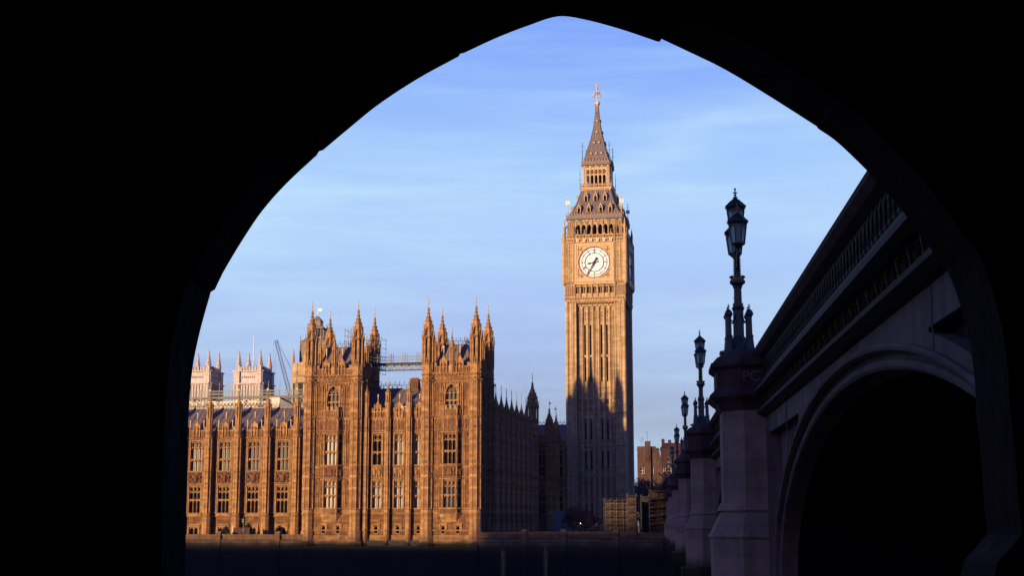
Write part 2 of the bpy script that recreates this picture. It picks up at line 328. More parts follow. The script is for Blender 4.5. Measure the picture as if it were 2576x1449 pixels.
def arch(x0, x1, zs, zt, n=5):
    """Pointed arch from (x0,zs) over the apex to (x1,zs)."""
    w = (x1 - x0) / 2; h = zt - zs; am = R(62); L = []
    for i in range(n + 1):
        a = am * i / n
        L.append((x0 + w * (1 - math.cos(a)) / (1 - math.cos(am)), zs + h * math.sin(a) / math.sin(am)))
    return L + [(x1 - (x - x0), z) for x, z in reversed(L[:-1])]
def arch_head(mb, x0, x1, zs, zt, ztop, y0, y1, n=4):
    """Stone filling between a pointed arch and the square head above it."""
    A = arch(x0, x1, zs, zt, n); k = len(A) // 2
    mb.prism([(x0, ztop)] + A[:k + 1] + [(A[k][0], ztop)], y0, y1)
    mb.prism([(A[k][0], ztop)] + A[k:] + [(x1, ztop)], y0, y1)
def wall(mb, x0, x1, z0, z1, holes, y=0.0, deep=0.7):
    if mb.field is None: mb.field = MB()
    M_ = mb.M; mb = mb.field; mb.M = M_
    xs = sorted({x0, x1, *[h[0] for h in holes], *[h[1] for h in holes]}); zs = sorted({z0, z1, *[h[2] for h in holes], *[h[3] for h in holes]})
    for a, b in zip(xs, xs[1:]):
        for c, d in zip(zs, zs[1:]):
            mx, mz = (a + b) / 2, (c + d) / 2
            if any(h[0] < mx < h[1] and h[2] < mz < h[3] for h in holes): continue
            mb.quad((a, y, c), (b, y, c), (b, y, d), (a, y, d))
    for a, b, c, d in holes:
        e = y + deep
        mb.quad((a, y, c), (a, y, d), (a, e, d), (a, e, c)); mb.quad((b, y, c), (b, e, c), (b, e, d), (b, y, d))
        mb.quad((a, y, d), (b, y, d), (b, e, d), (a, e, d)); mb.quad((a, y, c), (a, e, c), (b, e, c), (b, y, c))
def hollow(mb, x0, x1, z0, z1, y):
    """Flat dark quad"""
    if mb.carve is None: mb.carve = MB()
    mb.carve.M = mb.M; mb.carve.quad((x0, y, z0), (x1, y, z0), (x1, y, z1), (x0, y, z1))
def mould(mb, x0, x1, z, h=0.22, d=0.22, y=0.0, teeth=0.0):
    mb.add([(x0, y, z), (x0, y - d * 0.35, z + h * 0.15), (x0, y - d, z + h * 0.55), (x0, y - d, z + h * 0.8), (x0, y, z + h),
            (x1, y, z), (x1, y - d * 0.35, z + h * 0.15), (x1, y - d, z + h * 0.55), (x1, y - d, z + h * 0.8), (x1, y, z + h)],
           [(0, 5, 6, 1), (1, 6, 7, 2), (2, 7, 8, 3), (3, 8, 9, 4), (0, 1, 2, 3, 4), (9, 8, 7, 6, 5)])
    if teeth: hollow(mb, x0, x1, z - .22, z + .02, y - .012)
    if teeth:
        n = max(1, int((x1 - x0) / teeth)); s = (x1 - x0) / n
        for i in range(n):
            c = x0 + s * (i + 0.5)
            mb.box(c - 0.09, c + 0.09, y - d * 0.75, y, z - 0.15, z + 0.04)
def ribs(mb, x0, x1, z0, z1, n, w=0.09, d=0.10, y=0.0, heads=True):
    """Blind tracery: n panels parted by upright ribs, each with a small pointed head."""
    s = (x1 - x0) / n; hollow(mb, x0, x1, z0, z1, y - .008)
    for i in range(n + 1): mb.box(x0 + s * i - w / 2, x0 + s * i + w / 2, y - d, y, z0, z1)
    if heads:
        h = min(s * 0.75, (z1 - z0) * 0.35)
        for i in range(n): arch_head(mb, x0 + s * i + w / 2, x0 + s * (i + 1) - w / 2, z1 - h, z1 - 0.08, z1 - 0.002, y - d * 0.8, y, 3)
def quatre(mb, x0, x1, z0, z1, n, y=0.0, d=0.09):
    """A run of square panels, each with a raised diamond."""
    s = (x1 - x0) / n; zc = (z0 + z1) / 2; h = (z1 - z0) / 2; hollow(mb, x0, x1, z0, z1, y - .008)
    for i in range(n + 1): mb.box(x0 + s * i - 0.05, x0 + s * i + 0.05, y - d, y, z0, z1)
    for i in range(n):
        c = x0 + s * (i + 0.5); r = min(s * 0.42, h * 0.8)
        for a, b in (((c - r, zc), (c, zc + r)), ((c, zc + r), (c + r, zc)), ((c + r, zc), (c, zc - r)), ((c, zc - r), (c - r, zc))):
            mb.bar((a[0], y - d * 0.4, a[1]), (b[0], y - d * 0.4, b[1]), 0.055)
        mb.knob(c, y, zc, min(0.14, r * 0.35))
def relief(mb, x0, x1, z0, z1, seed, y=0.0, d=0.28, nx=14, nz=10, sym=True):
    """A carved panel, roughly alike left and right of its middle."""
    rnd = random.Random(seed); H = [[0.0] * (nx + 1) for _ in range(nz + 1)]
    for j in range(1, nz):
        for i in range(1, nx):
            k = min(i, nx - i) if sym else i
            t = noise.noise(Vector((k * 0.55 + seed * 3.1, j * 0.5 + seed, seed * 1.7))) * 1.1 + 0.12 + rnd.uniform(-0.12, 0.12)
            if sym and abs(i - nx / 2) < nx * 0.16 and nz * 0.12 < j < nz * 0.75: t = 0.75 + rnd.uniform(-0.1, 0.1)
            H[j][i] = max(0.0, min(1.0, t * 1.6))
    vs = [(x0 + (x1 - x0) * i / nx, y - 0.01 - d * H[j][i], z0 + (z1 - z0) * j / nz) for j in range(nz + 1) for i in range(nx + 1)]
    if mb.carve is None: mb.carve = MB()
    mb.carve.M = mb.M
    mb.carve.add(vs, [(j * (nx + 1) + i, j * (nx + 1) + i + 1, (j + 1) * (nx + 1) + i + 1, (j + 1) * (nx + 1) + i) for j in range(nz) for i in range(nx)])
def figure(mb, x, y, z, h):
    """A small statue: base, robed body, shoulders, head."""
    mb.lathe(x, y, [(h * .16, z), (h * .17, z + h * .1), (h * .13, z + h * .12), (h * .15, z + h * .4), (h * .12, z + h * .58), (h * .17, z + h * .74), (h * .13, z + h * .82), (h * .05, z + h * .84), (h * .08, z + h * .92), (h * .06, z + h)], 7)
def crockets(mb, cx, cy, prof, n=8, r=0.1, step=0.35, a0=math.pi / 8, off=0.03):
    """Leaf knobs climbing the edges of a spire given as (radius, height)."""
    for (r0, z0), (r1, z1) in zip(prof, prof[1:]):
        k = max(1, int((z1 - z0) / step))
        for j in range(k):
            t = (j + 0.5) / k; rr = r0 + (r1 - r0) * t + off
            for i in range(n):
                a = a0 + 2 * math.pi * i / n
                mb.knob(cx + rr * math.cos(a), cy + rr * math.sin(a), z0 + (z1 - z0) * t, r * (0.65 + 0.35 * rr / (prof[0][0] + off)))
def vane(z0, h, parent, flag=-1):
    mb = MB(); mb.bar((0, 0, z0 - 0.1), (0, 0, z0 + h), 0.05, 0.035, 6); mb.ball(0, 0, z0 + h, 0.075)
    mb.box(min(0, flag * 0.34), max(0, flag * 0.34), -0.02, 0.02, z0 + h * 0.58, z0 + h * 0.78)
    mb.ball(0, 0, z0 + h * 0.45, 0.1)
    return mb.build('weathervane', VANE, parent)

# ------------------------------------------------------------------ windows
def window(w, h, lights, transom=None, pointed=False, glass=GDARK, deep=0.55, name='window', pw=0.085):
    """Stone frame with mullions, transom and cusped heads; the pane is its child. Origin at the sill centre, on the wall face."""
    mb = MB(); y0, y1 = 0.10, 0.32; x0, x1 = -w / 2, w / 2; lw = w / lights
    for i in range(1, lights): mb.box(x0 + lw * i - pw / 2, x0 + lw * i + pw / 2, y0, y1, 0, h - (0.2 if pointed else 0))
    for s in (-1, 1):                                               # moulded jambs, standing proud of the wall
        mb.box(s * (w / 2 + 0.12) - 0.07, s * (w / 2 + 0.12) + 0.07, -0.10, 0.02, -0.05, h + 0.1)
        mb.box(min(s * w / 2, s * (w / 2 - 0.08)), max(s * w / 2, s * (w / 2 - 0.05)), 0.06, y1 + .02, 0, h)
    if not pointed: mb.box(x0 - 0.19, x1 + 0.19, -0.13, 0.03, h + 0.1, h + 0.24)
    mb.prism([(x0 - 0.1, -0.14), (x1 + 0.1, -0.14), (x1 + 0.1, 0.02), (x0 - 0.1, 0.02)], -0.16, 0.1)
    tiers = [(0, transom), (transom, h)] if transom else [(0, h)]
    if transom: mb.box(x0, x1, y0 - 0.03, y1 + 0.01, transom - 0.06, transom + 0.06)
    if pointed:
        A = arch(x0, x1, h * 0.52, h - 0.06, 8); k = len(A) // 2
        mb.prism([(x0, h)] + A[:k + 1] + [(A[k][0], h)], 0.0, 0.3); mb.prism([(A[k][0], h)] + A[k:] + [(x1, h)], 0.0, 0.3)
        hm = arch(x0 - 0.12, x1 + 0.12, h * 0.5, h + 0.12, 8)
        mb.path([(x, -0.06, z) for x, z in hm], 0.12)
        tiers = [(0, transom), (transom, h * 0.62)] if transom else [(0, h * 0.62)]
    for ti, (a, b) in enumerate(tiers):
        top = b - (0.09 if (transom and ti == 0) else 0.0)
        last = ti == len(tiers) - 1
        for i in range(lights):
            p, q = x0 + lw * i + pw / 2, x0 + lw * (i + 1) - pw / 2; c = (p + q) / 2
            if last and not pointed and h > 3:
                zz = top - 1.15
                arch_head(mb, p, q, zz - 0.5 * lw, zz, zz + 0.1, y0 + 0.03, y1 - 0.03, 3)
                mb.bar((c, 0.2, zz), (p, 0.2, zz + 0.55), 0.05); mb.bar((c, 0.2, zz), (q, 0.2, zz + 0.55), 0.05)
                mb.bar((p, 0.2, zz + 0.55), (c, 0.2, top - 0.05), 0.05); mb.bar((q, 0.2, zz + 0.55), (c, 0.2, top - 0.05), 0.05)
                arch_head(mb, p, q, top - 0.35, top - 0.06, top, y0, y1, 3)
            else:
                arch_head(mb, p, q, top - 0.75 * lw, top - 0.06, top, y0 + 0.02, y1 - 0.02, 3)
                if pointed and last: mb.bar((p, 0.2, top), (c, 0.2, h * 0.78), 0.05); mb.bar((q, 0.2, top), (c, 0.2, h * 0.78), 0.05)
    f = mb.build(name, ST)
    g = MB(); g.quad((x0, deep, 0), (x1, deep, 0), (x1, deep, h), (x0, deep, h)); g.build('pane', glass, f)
    return f
WIN = {}
def put_window(key, parent, loc, rz=0.0, glass=None, mat=None):
    src, used = WIN[key]
    if not used: o = src; WIN[key][1] = True; o.parent = parent; o.location = loc; o.rotation_euler = (0, 0, rz)
    else: o = dup(src, parent, loc, rz)
    if glass: setmat(o.children[0], glass)
    if mat: setmat(o, mat)
    return o
WIN['wing_upper'] = [window(2.15, 5.4, 3, 2.15), False]
WIN['wing_lower'] = [window(2.15, 4.95, 3, 2.5), False]
WIN['wing_base'] = [window(1.7, 1.75, 2), False]
WIN['mid_upper'] = [window(1.55, 5.4, 2, 2.3), False]
WIN['mid_lower'] = [window(1.55, 4.8, 2, 2.2), False]
WIN['oriel_upper'] = [window(2.1, 5.3, 3, 2.3, deep=0.45), False]
WIN['oriel_lower'] = [window(2.1, 4.75, 3, 2.2, deep=0.45), False]
WIN['cant_upper'] = [window(0.78, 5.3, 1, 2.3, deep=0.35), False]
WIN['cant_lower'] = [window(0.78, 4.75, 1, 2.2, deep=0.35), False]
WIN['pointed'] = [window(2.1, 3.8, 3, 1.05, True, GMIX), False]
WIN['small'] = [window(0.55, 1.35, 1), False]

# ------------------------------------------------------------------ turrets
def turret(r, zbase, zcorn, zmid, ztop, strings, name='turret', plinth=True, parent=None, flag=-1, vh=1.5):
    """Octagonal corner turret: panelled shaft, open upper stage, lantern, crocketed spirelet, vane."""
    mb = MB(); Rr = r / math.cos(math.pi / 8)
    if plinth:
        mb.oct(0, 0, Rr + 0.55, -9.0, -3.6); mb.oct(0, 0, Rr + 0.55, -3.6, -2.3, Rr + 0.12); mb.oct(0, 0, Rr + 0.12, -2.3, -1.35)
        mb.oct(0, 0, Rr + 0.22, -1.35, -1.1, Rr + 0.04)
        zs = -1.1
    else: zs = zbase
    mb.oct(0, 0, Rr, zs, zcorn)
    corners = [(Rr * math.cos(math.pi / 8 + i * math.pi / 4), Rr * math.sin(math.pi / 8 + i * math.pi / 4)) for i in range(8)]
    lo = max(zs, 2.6)
    for (x, y) in corners: mb.bar((x, y, lo), (x, y, zcorn), 0.10)
    for i in range(8):                                              # panel ribs on every face
        a, b = corners[i], corners[(i + 1) % 8]; m = ((a[0] + b[0]) / 2, (a[1] + b[1]) / 2)
        mb.bar((m[0], m[1], zcorn - 6.0), (m[0], m[1], zcorn), 0.055)
        n = Vector((m[0], m[1], 0)).normalized()
        if mb.carve is None: mb.carve = MB()
        t_ = Vector((-n.y, n.x, 0)); hw_ = (Vector((*a, 0)) - Vector((*b, 0))).length / 2
        for k_ in range(int((zcorn - lo) / 1.9) + 1):
            za, zb = lo + .15 + 1.9 * k_, min(zcorn - .1, lo + 1.9 * k_ + 1.62)
            if zb <= za: continue
            for o1, o2 in ((-hw_ + .13, -hw_ + .24), (-.05, .05), (hw_ - .24, hw_ - .13)):
                p1, p2 = Vector((*m, 0)) + n * .006 + t_ * o1, Vector((*m, 0)) + n * .006 + t_ * o2
                mb.carve.quad((p1.x, p1.y, za), (p2.x, p2.y, za), (p2.x, p2.y, zb), (p1.x, p1.y, zb))
        for zz in strings:
            if zz > lo: p1, p2 = Vector((*m, 0)) + n * .012 - t_ * hw_, Vector((*m, 0)) + n * .012 + t_ * hw_; mb.carve.quad((p1.x, p1.y, zz - .2), (p2.x, p2.y, zz - .2), (p2.x, p2.y, zz), (p1.x, p1.y, zz))
        for zz in strings:
            if zz > lo: mb.knob(m[0] + n.x * .03, m[1] + n.y * .03, zz + 0.75, 0.17)
        for z in [lo + 1.9 * k for k in range(1, int((zcorn - lo) / 1.9))]:
            mb.bar((a[0], a[1], z), (m[0], m[1], z + 0.28), 0.045); mb.bar((b[0], b[1], z), (m[0], m[1], z + 0.28), 0.045)
    for zz in strings:
        if zz > zs: mb.oct(0, 0, Rr + 0.05, zz, zz + 0.13, Rr + 0.2); mb.oct(0, 0, Rr + 0.2, zz + 0.13, zz + 0.24, Rr + 0.04)
    # cornice with bosses
    mb.oct(0, 0, Rr + 0.05, zcorn, zcorn + 0.3, Rr + 0.28); mb.oct(0, 0, Rr + 0.28, zcorn + 0.3, zcorn + 0.5, Rr + 0.02)
    for (x, y) in corners: mb.knob(x * 1.2, y * 1.2, zcorn + 0.25, 0.2)
    # open upper stage: slender piers round a dark core, with a panelled foot
    z0 = zcorn + 0.5; foot = z0 + (zmid - z0) * 0.36; ru = Rr * 0.98
    mb.oct(0, 0, ru, z0, foot); mb.oct(0, 0, ru + 0.1, foot, foot + 0.16); mb.oct(0, 0, ru * 0.66, foot, zmid)
    for i in range(8):
        a = math.pi / 8 + i * math.pi / 4; x, y = ru * math.cos(a), ru * math.sin(a)
        mb.bar((x * .95, y * .95, foot), (x * .95, y * .95, zmid), 0.17)
        b = a + math.pi / 8; xb, yb = ru * .93 * math.cos(b), ru * .93 * math.sin(b)
        figure(mb, xb * .88, yb * .88, foot + 0.1, 1.0)
        mb.bar((x, y, zmid - 0.7), (xb, yb, zmid - 0.15), 0.08); x2, y2 = ru * math.cos(a + math.pi / 4), ru * math.sin(a + math.pi / 4)
        mb.bar((x2, y2, zmid - 0.7), (xb, yb, zmid - 0.15), 0.08)
        mb.bar((x * .95, y * .95, z0), (x * .95, y * .95, foot), 0.09)
        mb.bar((x * 1.08, y * 1.08, zmid - 0.5), (x * 1.08, y * 1.08, zmid + 0.75), 0.11, 0.05); mb.knob(x * 1.08, y * 1.08, zmid + 0.8, 0.11)
    mb.oct(0, 0, ru + 0.02, zmid - 0.15, zmid + 0.1, ru + 0.14)
    # lantern
    H = ztop - zmid; zl = zmid + H * 0.30; rl = Rr * 0.80
    mb.oct(0, 0, rl * 0.7, zmid, zl)
    for i in range(8):
        a = math.pi / 8 + i * math.pi / 4; x, y = rl * math.cos(a), rl * math.sin(a)
        mb.bar((x, y, zmid), (x, y, zl), 0.12)
        x2, y2 = rl * math.cos(a + math.pi / 4), rl * math.sin(a + math.pi / 4)
        mb.bar((x, y, zl - 0.35), ((x + x2) / 2, (y + y2) / 2, zl - 0.02), 0.08); mb.bar((x2, y2, zl - 0.35), ((x + x2) / 2, (y + y2) / 2, zl - 0.02), 0.08)
    mb.oct(0, 0, rl + 0.02, zl - 0.1, zl + 0.12, rl + 0.16)
    h = ztop - zl
    prof = [(rl + 0.06, zl + 0.1), (rl * 0.86, zl + h * 0.2), (rl * 0.58, zl + h * 0.42), (rl * 0.30, zl + h * 0.62), (rl * 0.2, zl + h * 0.8), (rl * 0.14, zl + h * 0.92)]
    mb.lathe(0, 0, prof, 8)
    crockets(mb, 0, 0, prof, 8, 0.17, 0.42)
    mb.oct(0, 0, 0.12, zl + h * .9, zl + h * .93, 0.3); mb.oct(0, 0, 0.3, zl + h * .93, zl + h * .95, 0.1); mb.ball(0, 0, ztop - 0.08, 0.16)
    o = mb.build(name, ST, parent)
    if vh: vane(ztop, vh, o, flag)
    return o
def pinnacle(s, z0, zshaft, ztop, name='pinnacle', parent=None, vh=0.0, vparent=None):
    """Slender shaft with slots, little gables and a crocketed cap."""
    mb = MB(); r = s / math.cos(math.pi / 8)
    mb.oct(0, 0, r, z0, z0 + (zshaft - z0) * 0.35); mb.oct(0, 0, r * .68, z0, zshaft)
    for i in range(8):
        a = math.pi / 8 + i * math.pi / 4; x, y = r * .9 * math.cos(a), r * .9 * math.sin(a)
        mb.bar((x, y, z0), (x, y, zshaft), r * .17)
        mb.knob(x * 1.2, y * 1.2, zshaft + 0.25, 0.12)
    mb.oct(0, 0, r, zshaft - 0.15, zshaft + 0.15, r * 1.12)
    h = ztop - zshaft
    prof = [(r * 1.02, zshaft + 0.12), (r * .78, zshaft + h * .22), (r * .40, zshaft + h * .48), (r * .2, zshaft + h * .75), (r * .12, zshaft + h * .92)]
    mb.lathe(0, 0, prof, 8); crockets(mb, 0, 0, prof, 8, 0.11, 0.36); mb.ball(0, 0, ztop - 0.06, 0.11)
    o = mb.build(name, ST, parent)
    if vh: vane(ztop, vh, vparent or o)
    return o
def ball_finial(h, parent, name='gilded_finial', r=0.13):
    mb = MB(); mb.bar((0, 0, 0), (0, 0, h), 0.055, n=6); mb.ball(0, 0, h, r, 8); mb.ball(0, 0, h + r, r * .5)
    return mb.build(name, BALL, parent)
def cresting(x0, x1, h, name, parent, loc, rz=0.0, step=0.72, mat=None):
    """Cast-iron ridge railing of pointed loops and fleurons."""
    mb = MB(); n = max(1, int((x1 - x0) / step)); s = (x1 - x0) / n
    mb.box(x0, x1, -0.04, 0.04, 0, 0.07); mb.box(x0, x1, -0.03, 0.03, h * .5, h * .55)
    for i in range(n):
        a, b = x0 + s * i, x0 + s * (i + 1); c = (a + b) / 2
        mb.path([(a, 0, 0.05), (a + s * .12, 0, h * .28), (c, 0, h * .5), (b - s * .12, 0, h * .28), (b, 0, 0.05)], 0.045)
        mb.bar((c, 0, h * .5), (c, 0, h * .95), 0.04); mb.bar((c - .14, 0, h * .76), (c + .14, 0, h * .76), 0.045); mb.knob(c, 0, h * .95, 0.09)
        mb.bar((a, 0, 0), (a, 0, h * .72), 0.035); mb.knob(a, 0, h * .72, 0.06)
    o = mb.build(name, mat or IRON, parent); o.location = loc; o.rotation_euler = (0, 0, rz)
    return o
def parapet(mb, x0, x1, z0, z1, gables=(), y=0.0, zg=None):
    """Panelled parapet with merlons and statue gables."""
    mb.box(x0, x1, y, y + 0.3, z0, z1 - 0.55)
    n = max(2, int((x1 - x0) / 0.42)); ribs(mb, x0, x1, z0 + 0.05, z1 - 0.6, n, 0.08, 0.1, y)
    m = max(1, int((x1 - x0) / 0.95)); s = (x1 - x0) / m
    for i in range(m):
        c = x0 + s * (i + .5)
        if any(abs(c - g) < 0.62 for g in gables): continue
        mb.box(c - s * .28, c + s * .28, y - 0.02, y + 0.28, z1 - 0.6, z1); mb.box(c - s * .34, c + s * .34, y - 0.07, y + 0.33, z1 - 0.1, z1 + 0.03)
        mb.box(c - s * .5, c + s * .5, y - 0.06, y + 0.3, z1 - 0.68, z1 - 0.56)
    for g in gables:
        zt = zg or z1 + 1.2
        for q in (-1, 1):
            mb.box(g + q * .56 - .09, g + q * .56 + .09, y - 0.22, y + 0.3, z0, z1 + 0.55); mb.knob(g + q * .56, y, z1 + 0.6, 0.13)
        mb.box(g - .47, g + .47, y + 0.12, y + 0.3, z0, z1 + 0.2)
        arch_head(mb, g - .47, g + .47, z1 - 0.5, z1 + 0.1, z1 + 0.2, y - 0.1, y + 0.12)
        mb.prism([(g - .62, z1 + .2), (g + .62, z1 + .2), (g, zt)], y - 0.12, y + 0.3)
        for k in range(3):
            t = (k + .6) / 3.2
            for q in (-1, 1): mb.knob(g + q * .62 * (1 - t), y + .05, z1 + .2 + (zt - z1 - .2) * t + .08, 0.1)
        mb.bar((g, y + .05, zt - .1), (g, y + .05, zt + .55), 0.1, 0.05)
        figure(mb, g, y + .0, z0 + 0.3, z1 - z0 - .1)

# ------------------------------------------------------------------ the riverside pavilion of the palace
PAV_STR = [-1.15, 1.72, 2.45, 7.85, 9.78, 15.98, 18.25, 24.3]
W0, D0 = 8.55, 9.9                                                   # turret spacing, front to back
GL = [GDARK, GMIX, GBLIND]
def tower_face(mb, root, M, L, oriel, rz):
    """One side of a pavilion tower in its own plane (x along, -y outwards)."""
    mb.M = M; e = L / 2 - 0.75
    holes = [(-1.05, 1.05, 20.2, 24.0)]
    if not oriel: holes += [(-1.05, 1.05, 10.2, 15.5), (-1.05, 1.05, 2.8, 7.55)]
    small = [(-1.3 - .275, -1.3 + .275, -1.55, -0.2), (1.3 - .275, 1.3 + .275, -1.55, -0.2)]
    wall(mb, -L / 2 + .2, L / 2 - .2, -3.3, 24.5, holes + small)
    mb.box(-e, e, -0.28, 0.02, -9.0, -2.5); mb.box(-e, e, -0.14, 0.02, -2.5, -1.85)
    for z in PAV_STR: mould(mb, -e, e, z, 0.24, 0.24 if z > 2 else 0.16, 0, 0.5 if z > 15 else 0)
    # big wall panels beside the windows
    for s in (-1, 1):
        for z0, z1 in ((2.75, 7.7), (10.1, 15.85)):
            for x in (2.15, 2.42, 3.22):
                if x < e: mb.box(s * x - .06, s * x + .06, -0.13, 0.01, z0, z1)
            c = s * 2.82
            relief(mb, c - .36, c + .36, z1 - 1.0, z1 - .05, 5, 0, 0.16, 6, 7); mb.M = M
            for q, r in ((0, .24), (.26, .14), (-.26, .14)): mb.knob(c, 0, z0 + (z1 - z0) * .5 + q, r)
        for x in (1.25, 2.0, 3.1): mb.box(s * x - .07, s * x + .07, -0.2, 0.01, 18.5, 24.2)
        for z in (20.0, 21.3, 22.6): figure(mb, s * 1.62, -0.05, z, 1.05); mb.box(s * 1.62 - .24, s * 1.62 + .24, -0.3, 0, z - .12, z)
        relief(mb, s * 2.55 - .4, s * 2.55 + .4, 22.9, 24.15, 6, 0, 0.15, 6, 8)
        for q, r in ((0, .25), (.28, .15), (-.28, .15)): mb.knob(s * 2.55, 0, 20.7 + q, r)
        # label moulds over the little windows
        c = s * 1.3
        mb.box(c - .68, c + .68, -0.16, 0.01, 0.02, 0.16)
        for q in (-1, 1): mb.box(c + q * .62 - .07, c + q * .62 + .07, -0.16, 0.01, -1.0, 0.02); mb.box(c + q * .4 - .06, c + q * .4 + .06, -0.07, 0.01, -1.55, -.1)
        mb.box(c - .4, c + .4, -0.07, 0.01, -0.18, -.06)
    ribs(mb, -e, e, 16.25, 18.2, 12, .1, .12); quatre(mb, -e, e, 24.58, 25.6, 9)
    quatre(mb, -e, e, 1.95, 2.45, 14, 0, .05)
    for k in range(12):
        x = -e + 2 * e * (k + .5) / 12
        relief(mb, x - .24, x + .24, 16.35, 17.6, 30 + k, 0, 0.12, 4, 6)
    for a, b in ((-e, -2.1), (2.1, e)): ribs(mb, a, b, 8.12, 9.75, 4, .08, .1); relief(mb, a + .1, b - .1, 8.2, 9.5, 9, 0, .12, 8, 7)
    mb.box(-L / 2 + .3, L / 2 - .3, 0.0, 0.4, 24.5, 25.75)
    mould(mb, -e, e, 25.68, 0.3, 0.34, 0, 0.6)
    parapet(mb, -e, e, 25.95, 27.7, (-1.45, 1.45), 0.0, 29.0)
    if not oriel: relief(mb, -1.6, 1.6, 8.1, 9.7, 3, 0, .25)
    q = M @ Vector((0, 0, 20.2)); put_window('pointed', root, q, rz)
    for s in (-1, 1): put_window('small', root, M @ Vector((s * 1.3, 0, -1.55)), rz)
    if not oriel:
        put_window('oriel_upper', root, M @ Vector((0, 0, 10.2)), rz); put_window('oriel_lower', root, M @ Vector((0, 0, 2.8)), rz)
def make_oriel(root, cx, y, g_up, g_lo):
    """Canted bay of two storeys with leaded windows and a little battlemented balcony on top."""
    mb = MB(); hx, fx, d = 2.05, 1.2, 0.9
    plan = lambda e=0.0: [(-hx - e, 0.1), (-fx - e * .5, -d - e), (fx + e * .5, -d - e), (hx + e, 0.1)]
    T = Matrix.Translation((cx, y, 0)); mb.M = T
    mb.plan([(-1.7, .1), (-1.0, -.12), (1.0, -.12), (1.7, .1)], 0.35, 1.75, plan(0.02))
    cl = math.hypot(hx - fx, d + .1); ang = math.atan2(d + .1, hx - fx)
    faces = [(T @ Matrix.Translation((0, -d, 0)), 2 * fx, 0.0), (T @ rz4(-ang, -(hx + fx) / 2, (-d + .1) / 2), cl, -ang), (T @ rz4(ang, (hx + fx) / 2, (-d + .1) / 2), cl, ang)]
    o = None
    wins = []
    for i, (M, L, a) in enumerate(faces):
        w = 2.1 if i == 0 else 0.78; mb.M = M
        wall(mb, -L / 2, L / 2, 1.75, 18.5, [(-w / 2, w / 2, 10.2, 15.5), (-w / 2, w / 2, 2.8, 7.55)], 0, 0.5)
        for q in (-1, 1): mb.box(q * L / 2 - .09, q * L / 2 + .09, -.1, .05, 1.75, 20.2)
        ribs(mb, -L / 2 + .1, L / 2 - .1, 16.25, 18.2, 3 if i == 0 else 1, .1, .12)
        ribs(mb, -L / 2 + .1, L / 2 - .1, 18.55, 19.7, 6 if i == 0 else 2, .08, .1)
        relief(mb, -L / 2 + .12, L / 2 - .12, 8.15, 9.7, 3 if i == 0 else 12 + i, 0, .26 if i == 0 else .2, 16 if i == 0 else 6, 11)
        n = 3 if i == 0 else 2
        for k in range(n):
            c = -L / 2 + L * (k + .5) / n; mb.box(c - L / n * .28, c + L / n * .28, -.03, .2, 19.7, 20.25); mb.box(c - L / n * .34, c + L / n * .34, -.08, .22, 20.18, 20.3)
        mb.box(-L / 2, L / 2, 0, .2, 18.5, 19.72)
        for z in (1.72, 2.45, 7.85, 9.78, 15.98, 18.25): mould(mb, -L / 2 - .05, L / 2 + .05, z, .24, .22, 0, .5 if z > 15 else 0)
        wins.append((M, a, i))
    mb.M = T; mb.plan(plan(-.02), 18.3, 18.5); mb.plan(plan(-.5), 1.75, 18.3)
    o = mb.build('oriel', ST, root)
    for M, a, i in wins:
        k = 'oriel' if i == 0 else 'cant'
        put_window(k + '_upper', root, M @ Vector((0, 0, 10.2)), a, g_up if i == 0 else GDARK); put_window(k + '_lower', root, M @ Vector((0, 0, 2.8)), a, g_lo if i == 0 else GDARK)
    return o
